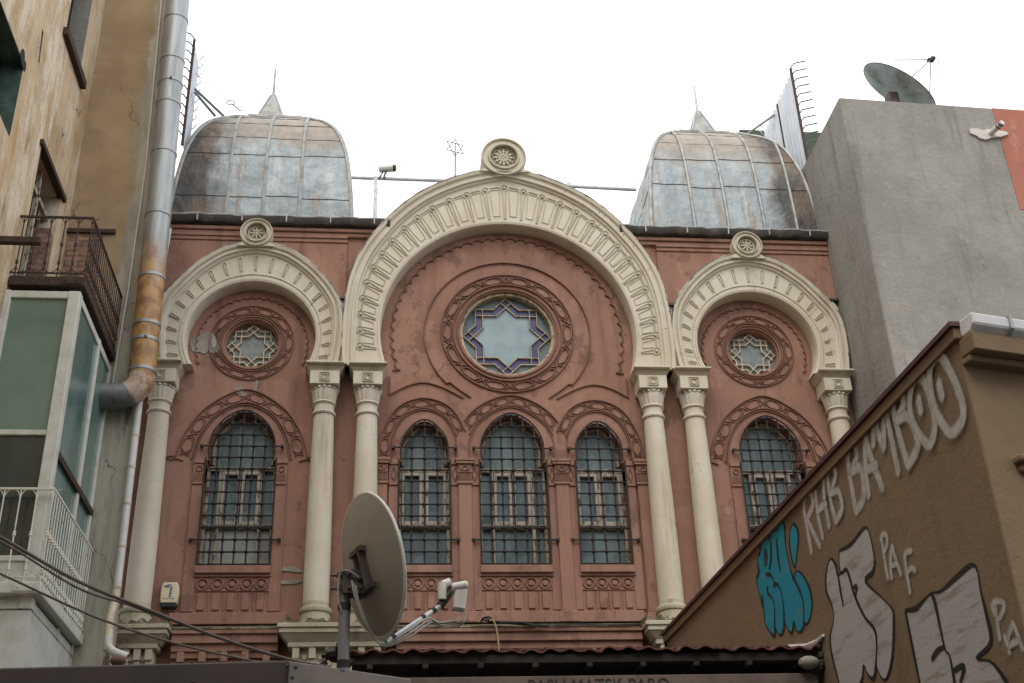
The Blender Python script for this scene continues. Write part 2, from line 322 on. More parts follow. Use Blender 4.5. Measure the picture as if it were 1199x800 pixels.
# ------------------------------------------------------------------ mesh building
class MB:
    def __init__(s): s.v = []; s.f = []; s.a = None
    def add(s, vs, fs):
        o = len(s.v); s.v += [tuple(v) for v in vs]; s.f += [tuple(i+o for i in f) for f in fs]; return s
    def box(s, x0, x1, y0, y1, z0, z1):
        return s.add([(x0, y0, z0), (x1, y0, z0), (x1, y1, z0), (x0, y1, z0), (x0, y0, z1), (x1, y0, z1), (x1, y1, z1), (x0, y1, z1)],
                     [(0, 3, 2, 1), (4, 5, 6, 7), (0, 1, 5, 4), (1, 2, 6, 5), (2, 3, 7, 6), (3, 0, 4, 7)])
    def hexa(s, b, t):
        return s.add(list(b)+list(t), [(0, 3, 2, 1), (4, 5, 6, 7), (0, 1, 5, 4), (1, 2, 6, 5), (2, 3, 7, 6), (3, 0, 4, 7)])
    def frust(s, x, y, z0, z1, a0, a1, b0=None, b1=None):      # square frustum, half sizes a (x) and b (y)
        b0 = a0 if b0 is None else b0; b1 = a1 if b1 is None else b1
        q = lambda a, b, z: [(x-a, y-b, z), (x+a, y-b, z), (x+a, y+b, z), (x-a, y+b, z)]
        return s.hexa(q(a0, b0, z0), q(a1, b1, z1))
    def plate(s, outer, holes, y0, y1, back=True):            # polygon in x,z extruded along y
        loops = [outer]+list(holes)
        tris = tessellate_polygon([[Vector((p[0], p[1], 0)) for p in lp] for lp in loops])
        flat = [p for lp in loops for p in lp]; n = len(flat); o = len(s.v)
        s.v += [(p[0], y0, p[1]) for p in flat]+[(p[0], y1, p[1]) for p in flat]
        for a, b, c in tris:
            A, B, C = flat[a], flat[b], flat[c]
            if (B[0]-A[0])*(C[1]-A[1])-(B[1]-A[1])*(C[0]-A[0]) < 0: a, b, c = a, c, b
            s.f.append((o+a, o+b, o+c))
            if back: s.f.append((o+n+a, o+n+c, o+n+b))
        k = 0
        for li, lp in enumerate(loops):
            ar = sum(lp[i][0]*lp[(i+1) % len(lp)][1]-lp[(i+1) % len(lp)][0]*lp[i][1] for i in range(len(lp)))
            ccw = ar > 0
            if li > 0: ccw = not ccw
            for i in range(len(lp)):
                i0, i1 = o+k+i, o+k+(i+1) % len(lp)
                s.f.append((i0, i0+n, i1+n, i1) if ccw else (i0, i1, i1+n, i0+n))
            k += len(lp)
        return s
    def strip(s, pts, w, y, h, closed=False, top=.55):        # raised moulding along a path in x,z on the plane y
        pts = [Vector((p[0], p[1])) for p in pts]; n = len(pts)
        if closed and (pts[0]-pts[-1]).length < 1e-6: pts.pop(); n -= 1
        o = len(s.v)
        for i, p in enumerate(pts):
            a = pts[i-1] if (i or closed) else None
            b = pts[(i+1) % n] if (i < n-1 or closed) else None
            d1 = (p-a).normalized() if a is not None and (p-a).length > 1e-9 else None
            d2 = (b-p).normalized() if b is not None and (b-p).length > 1e-9 else None
            d1 = d1 or d2; d2 = d2 or d1
            nv = Vector((-(d1.y+d2.y), d1.x+d2.x))
            if nv.length < 1e-6: nv = Vector((-d1.y, d1.x))
            nv.normalize(); m = 1/max(.45, nv.dot(Vector((-d1.y, d1.x))))
            for k, yy in ((-.5, y+.004), (-.5*top, y-h), (.5*top, y-h), (.5, y+.004)):
                q = p+nv*(w*k*m); s.v.append((q.x, yy, q.y))
        for i in range(n if closed else n-1):
            j = (i+1) % n
            for k in range(3): s.f.append((o+4*i+k, o+4*j+k, o+4*j+k+1, o+4*i+k+1))
        if not closed:
            s.f.append((o, o+1, o+2, o+3)); e = o+4*(n-1); s.f.append((e+3, e+2, e+1, e))
        return s
    def tube(s, pts, r, n=8, cap=True):
        pts = [Vector(p) for p in pts]; o = len(s.v); u = None
        rr = r if isinstance(r, (list, tuple)) else [r]*len(pts)
        for i, p in enumerate(pts):
            d = (pts[min(i+1, len(pts)-1)]-pts[max(i-1, 0)]).normalized()
            if u is None:
                u = d.orthogonal().normalized()
            else:
                u = (u-d*u.dot(d)); u = u.normalized() if u.length > 1e-6 else d.orthogonal().normalized()
            w = d.cross(u)
            for k in range(n):
                a = 2*PI*k/n; s.v.append(tuple(p+(u*math.cos(a)+w*math.sin(a))*rr[i]))
        for i in range(len(pts)-1):
            for k in range(n):
                s.f.append((o+i*n+k, o+i*n+(k+1) % n, o+(i+1)*n+(k+1) % n, o+(i+1)*n+k))
        if cap:
            s.f.append(tuple(o+k for k in reversed(range(n)))); e = o+(len(pts)-1)*n; s.f.append(tuple(e+k for k in range(n)))
        return s
    def lathe(s, prof, c, n=24, mod=None, a0=0.0, a1=2*PI):   # prof: (r, z)
        o = len(s.v); full = abs(a1-a0-2*PI) < 1e-6; m = n if full else n+1
        for r, z in prof:
            for k in range(m):
                a = a0+(a1-a0)*k/n; q = r*(mod(a, z) if mod else 1)
                s.v.append((c[0]+q*math.cos(a), c[1]+q*math.sin(a), c[2]+z))
        for i in range(len(prof)-1):
            for k in range(n):
                k2 = (k+1) % m
                s.f.append((o+i*m+k, o+i*m+k2, o+(i+1)*m+k2, o+(i+1)*m+k))
        if full:
            s.f.append(tuple(o+k for k in reversed(range(m)))); e = o+(len(prof)-1)*m; s.f.append(tuple(e+k for k in range(m)))
        return s
    def ball(s, c, r, n=8, m=6, sc=(1, 1, 1)):
        o = len(s.v)
        for i in range(m+1):
            t = PI*i/m
            for k in range(n):
                a = 2*PI*k/n
                s.v.append((c[0]+r*sc[0]*math.sin(t)*math.cos(a), c[1]+r*sc[1]*math.sin(t)*math.sin(a), c[2]+r*sc[2]*math.cos(t)))
        for i in range(m):
            for k in range(n): s.f.append((o+i*n+k, o+(i+1)*n+k, o+(i+1)*n+(k+1) % n, o+i*n+(k+1) % n))
        return s
    def disc(s, x, z, y, h, r, n=14, dome=True):              # small boss standing off a wall plane
        o = len(s.v)
        rings = [(r, y+.004), (r, y-h*.6), (r*.75, y-h)] if dome else [(r, y+.004), (r, y-h)]
        for q, yy in rings:
            for k in range(n): a = 2*PI*k/n; s.v.append((x+q*math.cos(a), yy, z+q*math.sin(a)))
        for i in range(len(rings)-1):
            for k in range(n): s.f.append((o+i*n+k, o+i*n+(k+1) % n, o+(i+1)*n+(k+1) % n, o+(i+1)*n+k))
        e = o+(len(rings)-1)*n; s.f.append(tuple(e+k for k in range(n)))
        return s
    def xform(s, m, i0=0):
        s.v = s.v[:i0]+[tuple(m @ Vector(v)) for v in s.v[i0:]]; return s
    def build(s, name, mat, parent=None, smooth=False, bevel=0, angle=35, loc=None):
        me = bpy.data.meshes.new(name)
        off = wloc(parent) if parent is not None else (Vector(loc) if loc is not None else Vector())
        me.from_pydata([tuple(Vector(v)-off) for v in s.v], [], s.f)
        bm = bmesh.new(); bm.from_mesh(me)
        bmesh.ops.remove_doubles(bm, verts=bm.verts, dist=1e-5)
        bmesh.ops.recalc_face_normals(bm, faces=bm.faces)
        if bevel:
            es = [e for e in bm.edges if len(e.link_faces) == 2 and e.calc_face_angle(0) > R(40)]
            bmesh.ops.bevel(bm, geom=es, offset=bevel, segments=1, affect='EDGES', clamp_overlap=True)
        bm.to_mesh(me); bm.free()
        me.materials.append(M[mat] if isinstance(mat, str) else mat)
        if smooth:
            me.shade_smooth(); me.set_sharp_from_angle(angle=R(angle))
        o = bpy.data.objects.new(name, me); COL.objects.link(o)
        if parent is not None: o.parent = parent
        elif loc is not None: o.location = loc
        return o
def wloc(o):
    v = Vector()
    while o is not None: v += o.location; o = o.parent
    return v
def tag(o, label=None, cat=None, group=None, kind=None):
    if label: o['label'] = label
    if cat: o['category'] = cat
    if group: o['group'] = group
    if kind: o['kind'] = kind
    return o
def thing(name, loc, label, cat, group=None):
    o = bpy.data.objects.new(name, None); COL.objects.link(o); o.location = loc; o.empty_display_size = .3
    return tag(o, label, cat, group)
def copy_tree(o, parent, dx):
    c = o.copy(); COL.objects.link(c); c.parent = parent
    c.location = o.location+Vector(dx)
    for ch in list(o.children): copy_tree(ch, c, (0, 0, 0))
    return c
def circ(cx, cz, r, n=64, a0=0, a1=360):
    full = abs(a1-a0-360) < 1e-6
    return [(cx+r*math.cos(R(a0+(a1-a0)*i/n)), cz+r*math.sin(R(a0+(a1-a0)*i/n))) for i in range(n if full else n+1)]
def crom(P, n=8):                                             # Catmull-Rom through 2-D or 3-D points
    P = [Vector(p) for p in P]; out = []
    for i in range(len(P)-1):
        a, b, c, d = P[max(i-1, 0)], P[i], P[i+1], P[min(i+2, len(P)-1)]
        for k in range(n):
            t = k/n
            out.append(.5*((2*b)+(c-a)*t+(2*a-5*b+4*c-d)*t*t+(3*b-a-3*c+d)*t**3))
    out.append(P[-1]); return out
def interp(tab, x):
    if x <= tab[0][0]: return tab[0][1]
    for (a, b), (c, d) in zip(tab, tab[1:]):
        if x <= c: return b+(d-b)*(x-a)/(c-a)
    return tab[-1][1]

# ------------------------------------------------------------------ ground and sky
g = MB(); g.add([(-400, -400, 0), (400, -400, 0), (400, 400, 0), (-400, 400, 0)], [(0, 1, 2, 3)])
tag(g.build('street', 'asphalt'), kind='structure')

# ------------------------------------------------------------------ SYNAGOGUE
SY = thing('synagogue', (0, 0, 0), 'pink stucco synagogue front with cream horseshoe arches, columns, rose windows and two zinc domes', 'synagogue')

# window outlines -------------------------------------------------
WIDE = [(0, 10.915), (.10, 10.895), (.21, 10.84), (.33, 10.75), (.43, 10.63), (.51, 10.49), (.555, 10.34), (.562, 10.22), (.56, 10.10), (.55, 9.985)]
NARROW = [(0, 10.765), (.07, 10.755), (.15, 10.71), (.235, 10.63), (.315, 10.53), (.375, 10.43), (.412, 10.31), (.416, 10.20), (.416, 10.09), (.41, 9.985)]
def outline(arch, hw, cx, z0=8.06, zi=9.985, inset=0):
    a = [(x, z) for x, z in arch]
    if inset:
        c = Vector((0, 10.25)); a = [tuple(c+(Vector(p)-c)*(1-inset/.5)) for p in a]; a[-1] = (a[-1][0], zi)
    right = [(cx+x, z) for x, z in reversed(a)]
    left = [(cx-x, z) for x, z in a[1:]]
    h = hw-inset
    return [(cx-h, z0+inset), (cx+h, z0+inset), (cx+h, zi)]+right+left+[(cx-h, zi)]
XW, XN = 4.746, 1.567
WINS = [(-XW, WIDE, .60), (-XN, NARROW, .45), (0, WIDE, .60), (XN, NARROW, .45), (XW, WIDE, .60)]
ROSE = [(0, 12.62, .90, 1.254, 14), (-4.725, 12.31, .50, .763, 10), (4.725, 12.31, .50, .763, 10)]
wall = MB()
holes = [outline(a, h, x) for x, a, h in WINS]+[circ(x, z, r, 64) for x, z, r, _, _ in ROSE]
wall.plate([(-7.2, -.05), (6.45, -.05), (6.45, 14.87), (-7.2, 14.87)], holes, 0, .42)
WALL = wall.build('wall', 'pink', SY)

# spandrel wall above the arches, standing proud ------------------
def ang(z, r): return math.degrees(math.asin((z-12.47)/r))
for sg in (-1, 1):
    sp = MB()
    a_ = ang(14.5, 2.52)
    e_ = 7.2 if sg < 0 else 6.45
    pts = [(e_, 14.5), (e_, 12.02)]+circ(4.712, 12.28, 1.28, 40, -12, 192)+circ(0, 12.47, 2.52, 30, -10, a_)
    sp.plate([(sg*x, z) for x, z in pts], [], -.20, .01)
    SPAN = sp.build('spandrel_wall', 'pink', SY)
    sp = MB(); a, b = (-7.2, -3.04) if sg < 0 else (2.96, 6.45)
    # panel above the arch, cut to the arch outline so that it stops behind the hood mould
    pts = [(e_, 14.36), (e_, 12.6)]+circ(4.712, 12.4, 1.45, 30, 8, 172)+[(min(abs(a), abs(b)), 12.6), (min(abs(a), abs(b)), 14.36)]
    sp.plate([(sg*x, z) for x, z in pts], [], -.25, -.19)
    sp.box(a, b, -.275, -.19, 14.362, 14.44); sp.box(a, b, -.30, -.19, 14.442, 14.498)
    sp.build('parapet_panel', 'pink', SPAN, bevel=.008)
for a, b in ((-7.2, -2.30), (2.30, 6.45)):
    cor = MB()
    cor.box(a, b, -.27, .3, 14.5, 14.58); cor.box(a, b, -.31, .3, 14.582, 14.66)
    cor.build('cornice', 'pink', SY, bevel=.01)
for a, b in ((-7.2, -2.24), (2.24, 6.45)):
    gt = MB()
    sec = [(-.30, 14.68), (-.38, 14.70), (-.42, 14.76), (-.43, 14.82), (-.41, 14.82), (-.40, 14.78), (-.30, 14.73), (.05, 14.76), (.05, 14.68)]
    n = 26; o = len(gt.v)
    for i in range(n+1):
        x = a+(b-a)*i/n; sg = .012*math.sin(i*2.1)+.008*math.sin(i*.9+1)
        for y, z in sec: gt.v.append((x, y, z+sg))
    q = len(sec)
    for i in range(n):
        for k in range(q): gt.f.append((o+i*q+k, o+(i+1)*q+k, o+(i+1)*q+(k+1) % q, o+i*q+(k+1) % q))
    GUT = gt.build('gutter', 'gutter', SY, smooth=True, angle=30)
    lip = MB()
    lip.tube([(a+(b-a)*i/26, -.42, 14.835+.012*math.sin(i*2.1)+.008*math.sin(i*.9+1)) for i in range(27)], .022, 6)
    k = a+.5
    while k < b: lip.box(k, k+.022, -.445, -.40, 14.70, 14.84); k += .83
    lip.build('gutter_lip', 'gutterlip', GUT)

# cream arches ----------------------------------------------------
def fold(th): return 90-abs(90-th)                            # 90 at the crown, smaller to both sides
CO = [(-16, 3.15), (-3, 3.065), (2.4, 3.063), (12, 3.09), (23, 3.169), (33, 3.225), (42, 3.268), (52, 3.35), (61.3, 3.433), (71, 3.505), (80.7, 3.583), (86, 3.635), (90, 3.675)]
SO = [(-30, 1.70), (-10, 1.64), (0, 1.635), (12, 1.67), (25.8, 1.735), (36, 1.752), (46, 1.775), (60, 1.84), (71.9, 1.915), (82, 1.945), (90, 1.965)]
def arch(name, cx, cz, ri, tab, hood, end_lo, flare=0.0, n=96):
    zi = math.degrees(math.asin((11.70-cz)/ri))                # springing angle of the inner circle
    # outer end angle where the outer curve meets the springing
    th = 0.0
    for _ in range(60):
        r = interp(tab, th); th = math.degrees(math.asin(max(-1, (11.70-cz)/r)))
    def pt(u, s):                                             # u 0..1 right springing to left, s 0 inner .. 1 outer
        ti = zi+(180-2*zi)*u; to = th+(180-2*th)*u
        ro = interp(tab, fold(to))
        if flare and cx*math.cos(R(to)) > 0 and fold(to) < 38: ro = ro+flare*min(1, (38-fold(to))/22)
        a = Vector((cx+ri*math.cos(R(ti)), cz+ri*math.sin(R(ti)))); b = Vector((cx+ro*math.cos(R(to)), cz+ro*math.sin(R(to))))
        return a+(b-a)*s
    m = MB()
    # profile: distance from inner edge or from outer edge, and y
    prof = [('i', 0, .02), ('i', 0, -.27), ('i', .02, -.31), ('i', .06, -.325), ('i', .065, -.312), ('i', .10, -.312),
            ('o', hood+.02, -.312), ('o', hood, -.345), ('o', hood-.04, -.36), ('o', hood-.05, -.40), ('o', hood-.085, -.405), ('o', hood-.095, -.375), ('o', .075, -.375), ('o', .06, -.42), ('o', 0, -.44), ('o', -.012, -.40), ('o', -.01, .02)]
    us = [i/n for i in range(n+1)]
    for u in us:
        L = (pt(u, 1)-pt(u, 0)).length
        for k, d, y in prof:
            s = d/L if k == 'i' else 1-d/L
            p = pt(u, s); m.v.append((p.x, y, p.y))
    q = len(prof)
    for i in range(n):
        for k in range(q-1): m.f.append((i*q+k, (i+1)*q+k, (i+1)*q+k+1, i*q+k+1))
    m.f.append(tuple(range(q))); m.f.append(tuple(n*q+k for k in reversed(range(q))))
    o = m.build(name, 'cream', SY, smooth=True, angle=28)
    # lead edge along the back of the hood, and a few open joints across the band
    rnd = random.Random(int(cx*10)+50)
    ed = MB(); us2 = [.05+.90*i/80 for i in range(81)]
    ed.tube([(pt(u, 1.004).x, -.425+rnd.uniform(-.012, .012), pt(u, 1.004).y+.008+rnd.uniform(-.006, .006)) for u in us2], .016, 5)
    ed.build('lead_edge', 'leadedge', o)
    for k in range(7 if cx == 0 else 4):
        u = rnd.uniform(.06, .94); j = MB(); n_ = 6
        L = (pt(u, 1)-pt(u, 0)).length; s1 = 1-(hood+.03)/L
        j.strip([pt(u+rnd.uniform(-.0018, .0018), .12+(s1-.12)*i/n_) for i in range(n_+1)], .011, -.3115, .003)
        j.strip([pt(u+rnd.uniform(-.0016, .0016), 1-(hood-.06)/L+(hood-.15)/L*i/3) for i in range(4)], .011, -.374, .0045)
        j.build('open_joint', 'crackline', o)
    return o, pt
def rings(m, pts, w, y, h): m.strip(pts, w, y, h, closed=True)
A0, P0 = arch('arch', 0, 12.47, 2.38, CO, .24, 0)
rel = MB(); NK = 29
def band(P, ri_off, hood):
    def f(u, s):
        a, b = P(u, 0), P(u, 1); d = b-a; L = d.length; d = d/L
        return a+d*(ri_off+(L-ri_off-hood)*s)
    return f
B0 = band(P0, .10, .25)
def ulen(P, u): return (P(min(1, u+.002), .5)-P(max(0, u-.002), .5)).length/.004*(1 if .002 < u < .998 else 2)
for k in range(NK):
    u = .04+.92*k/(NK-1)
    pr = .34/ (ulen(P0, u))*.46                               # half pitch
    c = B0(u, .80); t = (B0(min(1, u+.004), .8)-B0(max(0, u-.004), .8)).normalized()
    rad = (B0(u, .95)-B0(u, .05)); W_ = rad.length; rad.normalize()
    rr = .072
    key = []
    for i in range(13):
        a = R(-62+304*i/12); key.append(c+t*(rr*math.cos(a))+rad*(rr*math.sin(a)))
    foot = B0(u, .02)
    key = [foot+t*.012]+key+[foot-t*.012] if (key[0]-c).dot(t) > 0 else [foot-t*.012]+key+[foot+t*.012]
    rel.strip(key, .024, -.312, .02)
    rel.disc(c.x, c.y, -.312, .045, .034, 10)
    if k < NK-1:
        um = u+.92/(NK-1)/2; du = .92/(NK-1)*.25
        loop = [B0(um-du*.8, .10), B0(um+du*.8, .10), B0(um+du, .78), B0(um-du, .78)]
        rel.strip(loop, .02, -.312, .014, closed=True)
        a1 = B0(u+.92/(NK-1)*.26, .84); a2 = B0(u+.92/(NK-1)*.74, .84)
        rel.strip([a1, a2], .024, -.312, .022)
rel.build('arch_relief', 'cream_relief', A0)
def crest(cx, z0, zc, r, rin, parent, petals=12):
    m = MB()
    foot = [(cx-r*1.12, z0), (cx+r*1.12, z0)]
    arc = circ(cx, zc, r, 40, -38, 218)
    m.plate([foot[0], foot[1]]+arc, [circ(cx, zc, rin*1.32, 32)], -.46, -.02)
    o = m.build('crest_roundel', 'cream', parent, bevel=.012)
    d = MB()
    d.strip(circ(cx, zc, r*.97, 48), .05*r/.45, -.46, .04, closed=True)
    d.strip(circ(cx, zc, rin*1.36, 40), .06*r/.45, -.46, .05, closed=True)
    d.plate(circ(cx, zc, rin*1.31, 32), [], -.40, -.36)
    for k in range(petals):
        a = 2*PI*k/petals; ca, sa = math.cos(a), math.sin(a)
        d.strip([(cx+ca*rin*.22, zc+sa*rin*.22), (cx+ca*rin*.82, zc+sa*rin*.82)], .05*rin/.2, -.40, .05)
    if petals > 10:
        for k in range(petals):
            a = 2*PI*(k+.5)/petals
            d.strip(circ(cx+rin*.9*math.cos(a), zc+rin*.9*math.sin(a), rin*.22, 10), .02, -.40, .035, closed=True)
    else:
        d.strip(circ(cx, zc, rin, 30), .035, -.40, .04, closed=True)
    d.disc(cx, zc, -.40, .05, rin*.2)
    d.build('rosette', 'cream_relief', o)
    return o
crest(0, 16.02, 16.37, .445, .215, A0, 12)
for sx in (-1, 1):
    A1, P1 = arch('arch', sx*4.712, 12.28, 1.15, SO, .20, 0, flare=.07)
    rel = MB(); B1 = band(P1, .09, .21)
    NT_ = 21
    for k in range(NT_):
        u = .035+.93*k/(NT_-1)
        a, b = B1(u, .30), B1(u, .86); d = (b-a).normalized(); t = Vector((-d.y, d.x))*.030
        rel.strip([a-t*.5, b-t*.9, b+d*.02, b+t*.9, a+t*.5], .016, -.312, .022, closed=True)
    rel.strip([B1(i/90, .12) for i in range(91)], .016, -.312, .016)
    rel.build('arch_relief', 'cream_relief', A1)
    crest(sx*4.735, 14.13, 14.42, .30, .15, A1, 8)
# cream infill between the arches, above the paired capitals
fl = MB()
for s in (-1, 1):
    fl.plate([(s*2.75, 11.70), (s*3.4, 11.70), (s*3.30, 12.4), (s*3.09, 13.02), (s*2.9, 12.4)], [], -.30, .0)
    fl.tube([(s*3.075, -.33, 11.72), (s*3.085, -.36, 12.3), (s*3.09, -.36, 13.04)], .035, 8)
fl.plate([(6.15, 11.70), (6.44, 11.70), (6.42, 13.12), (6.33, 13.27), (6.10, 13.25)], [], -.33, .0)
fl.build('arch_infill', 'cream', SY, bevel=.01)
fx = MB()
for s in (-1, 1): fx.box(s*3.09-.05, s*3.09+.05, -.46, -.2, 13.03, 13.075)
fx.box(6.2, 6.45, -.36, -.2, 13.27, 13.31)
fx.build('lead_flashing', 'gutter', SY)

# tympanum relief on the pink wall --------------------------------
rl = MB()
def chain(m, f, n, w=.022, h=.028, y=0.0, t=.62, s0=0.0, s1=1.0):
    for k in range(n):
        a = s0+(s1-s0)*k/n; d = (s1-s0)/n
        g = lambda q, r: f(a+d*q, r)
        hexp = [g(.13, 0), g(.30, t), g(.5, t*1.04), g(.70, t), g(.87, 0), g(.70, -t), g(.5, -t*1.04), g(.30, -t)]
        m.strip(hexp, w, y, h, closed=True)
    for k in range(n+1):
        a = s0+(s1-s0)*k/n; d = (s1-s0)/n
        g = lambda q, r: f(min(max(a+d*q, s0), s1), r)
        m.strip([g(-.16, -t), g(.16, t)], w, y, h); m.strip([g(-.16, t), g(.16, -t)], w, y, h*.97)
for x, z, rg, ro, n in ROSE:
    ri = rg+.13 if x == 0 else rg+.09
    k = 1.0 if x == 0 else .72
    rl.strip(circ(x, z, ro, 96), .035*k, 0, .04*k, closed=True)
    rl.strip(circ(x, z, ri, 96), .035*k, 0, .045*k, closed=True)
    rl.strip(circ(x, z, rg+.045, 96), .05*k, 0, .03, closed=True)
    rm, hw = (ri+ro)/2, (ro-ri)/2
    chain(rl, lambda s, r: (x+(rm+r*hw)*math.cos(2*PI*s+PI/2), z+(rm+r*hw)*math.sin(2*PI*s+PI/2)), n, .022*k+.004, .028*k+.004)
# scalloped edge
def scallop(cx, cz, r, a0, a1, n, dep, w, h, tail):
    pts = []
    for k in range(n):
        for i in range(13):
            q = i/12; a = R(a0+(a1-a0)*(k+q)/n)
            rr = r+dep*(math.sin(PI*q)**.6-.5)
            pts.append((cx+rr*math.cos(a), cz+rr*math.sin(a)))
    s = 1
    rl.strip(pts, w, 0, h)
    for e, sg in ((pts[0], 1), (pts[-1], -1)): rl.strip([e, (e[0]+sg*tail, e[1]-.01)], w, 0, h)
scallop(0, 12.52, 2.17, -20, 200, 38, .062, .026, .035, .14)
for s in (-1, 1): scallop(s*4.712, 12.24, 1.0, -22, 202, 26, .038, .02, .03, .05)
# big open ring with flared feet, arcs over the small windows
ringp = [(-.72, 11.25)]+[(-.90, 11.38), (-1.10, 11.545)]+circ(0, 12.58, 1.57, 80, 222, -42)+[(1.10, 11.545), (.90, 11.38), (.72, 11.25)]
rl.strip(ringp, .03, 0, .04)
for s in (-1, 1):
    rl.strip([(s*2.2, 11.66), (s*2.2, 11.28)]+[(s*q.x, q.y) for q in crom([(2.2, 11.28), (1.89, 11.46), (1.57, 11.535), (1.23, 11.44), (.86, 11.235)], 6)], .028, 0, .035)
# window hood bands
def hood(cx, inn, out, n, u0=0.0, u1=1.0):
    ci = crom(inn, 6); co = crom(out, 6)
    # parametrise both by arc fraction
    def lut(c):
        d = [0]
        for a, b in zip(c, c[1:]): d.append(d[-1]+(b-a).length)
        return [v/d[-1] for v in d]
    li, lo = lut(ci), lut(co)
    def ev(c, l, u):
        for i in range(len(c)-1):
            if u <= l[i+1]: q = (u-l[i])/max(1e-9, l[i+1]-l[i]); return c[i]+(c[i+1]-c[i])*q
        return c[-1]
    f = lambda s, r: tuple(Vector((cx, 0))+(ev(ci, li, s)*(1-r)/2+ev(co, lo, s)*(1+r)/2))
    N = 40
    rl.strip([f(u0+(u1-u0)*i/N, -1) for i in range(N+1)], .032, 0, .04)
    rl.strip([f(i/N, -1.32) for i in range(N+1)], .026, 0, .03)
    rl.strip([f(u0+(u1-u0)*i/N, 1) for i in range(N+1)], .032, 0, .04)
    chain(rl, f, n, .018, .024, s0=u0+.015, s1=u1-.015)
def mirror(h): return [(-x, z) for x, z in h]+[(x, z) for x, z in reversed(h[:-1])]
hin = [(.86, 10.0), (.76, 10.43), (.48, 10.87), (0, 11.09)]
hout = [(1.13, 10.04), (1.0, 10.50), (.65, 11.01), (0, 11.35)]
for s in (-1, 1):
    hood(s*XW, mirror(hin), mirror(hout), 8)
    for e in (-1, 1):
        cx = s*XW+e*1.13
        rl.strip([(cx, 10.02), (cx+e*.07, 10.06), (cx+e*.16, 10.03), (cx+e*.08, 9.985), (cx-e*.04, 10.0), (cx-e*.14, 9.96)], .02, 0, .028)
        rl.strip([(cx+e*.16, 10.03), (cx+e*.26, 10.04)], .02, 0, .028)
win = [(.79, 10.05), (.76, 10.50), (.50, 10.87), (0, 11.095)]
wout = [(.97, 10.30), (.88, 10.72), (.54, 11.10), (0, 11.30)]
hood(0, mirror(win), mirror(wout), 6, .16, .84)
nin = [(.61, 10.05), (.58, 10.48), (.37, 10.87), (0, 11.02)]
nout = [(.83, 10.05), (.77, 10.48), (.49, 11.02), (0, 11.22)]
for s in (-1, 1):
    pi_ = mirror(nin); po = mirror(nout)
    if s > 0: hood(s*XN, pi_, po, 6, .17, 1.0)
    else: hood(s*XN, pi_, po, 6, 0.0, .83)
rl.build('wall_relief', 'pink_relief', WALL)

# piers, capitals, sills, dado ------------------------------------
for x in (-2.33, -.86, .86, 2.33):
    pr = MB()
    pr.box(x-.115, x+.115, -.09, .0, 7.29, 9.53)
    pr.box(x-.135, x+.135, -.11, .0, 7.242, 7.288); pr.frust(x, -.0, 7.08, 7.24, .17, .135, .13, .11)
    pr.build('pier', 'pink', SY, bevel=.006)
    pr = MB()
    pr.box(x-.135, x+.135, -.115, .0, 9.532, 9.57)
    pr.box(x-.125, x+.125, -.10, .0, 9.572, 9.90)
    pr.box(x-.16, x+.16, -.14, .0, 9.902, 9.95); pr.box(x-.175, x+.175, -.155, 0, 9.952, 10.0)
    PCAP = pr.build('pier_capital', 'pink', SY, bevel=.006)
    pd = MB()
    for k in range(7): q = x-.105+.035*k; pd.strip([(q, 9.60), (q, 9.73)], .02, -.10, .022)
    pd.strip([(x-.12, 9.745), (x+.12, 9.745)], .02, -.10, .02)
    pd.strip(circ(x, 9.82, .045, 12), .018, -.10, .022, closed=True)
    for s in (-1, 1): pd.strip([(x+s*.06, 9.78), (x+s*.11, 9.86)], .018, -.10, .02)
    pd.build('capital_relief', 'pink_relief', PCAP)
for c, h in ((-XN, .45), (0, .60), (XN, .45), (-XW, .60), (XW, .60)):
    for s in (-1, 1):
        pr = MB()
        e = c+s*h; w = .17 if abs(c) < 4 else .2
        lo, hi = sorted((e, e+s*w))
        pr.box(lo, hi, -.035, .0, 7.3, 9.518)
        l2, h2 = sorted((e-s*.012, e+s*w))
        pr.box(l2, h2, -.06, .25, 9.52, 9.56); pr.box(lo, hi, -.05, .25, 9.562, 9.90); pr.box(l2, h2, -.075, .25, 9.902, 9.98)
        JB = pr.build('window_jamb', 'pink', SY, bevel=.006)
        pd = MB()
        if abs(c) < 4:
            x = c+s*(h+.085); pd.strip([(x, 9.60), (x+.045, 9.73), (x, 9.86), (x-.045, 9.73)], .018, -.05, .022, closed=True)
        else:
            x = c+s*.70
            for k in range(5): q = x-.07+.035*k; pd.strip([(q, 9.59), (q, 9.71)], .018, -.05, .02)
            pd.strip(circ(x, 9.80, .05, 12), .018, -.05, .022, closed=True)
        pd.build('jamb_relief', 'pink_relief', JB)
for c, a, h in WINS:
    sl = MB(); sl.box(c-h-.02, c+h+.02, -.11, .30, 7.93, 8.06); sl.box(c-h-.04, c+h+.04, -.06, .0, 7.88, 7.93)
    n = 5 if h > .5 else 4
    dd = MB(); wd = 2*h/n
    dd.box(c-h, c+h, -.02, .0, 7.28, 7.88)
    for k in range(n):
        x = c-h+wd*(k+.5)
        dd.strip(circ(x, 7.755, wd*.40, 20), .026, -.02, .035, closed=True); dd.disc(x, 7.755, -.02, .035, wd*.2, 14)
        dd.strip([(x-wd*.5, 7.645), (x+wd*.5, 7.645)], .022, -.02, .024)
        dd.plate([(x-wd*.24, 7.325), (x+wd*.24, 7.325), (x+wd*.24, 7.60), (x-wd*.24, 7.60)], [], -.055, -.015)
        if k: dd.strip([(x-wd*.5, 7.30), (x-wd*.5, 7.645)], .018, -.02, .02)
    SL = sl.build('window_sill', 'pink', SY, bevel=.008)
    dd.build('dado_panel', 'pink', SL, bevel=.004)

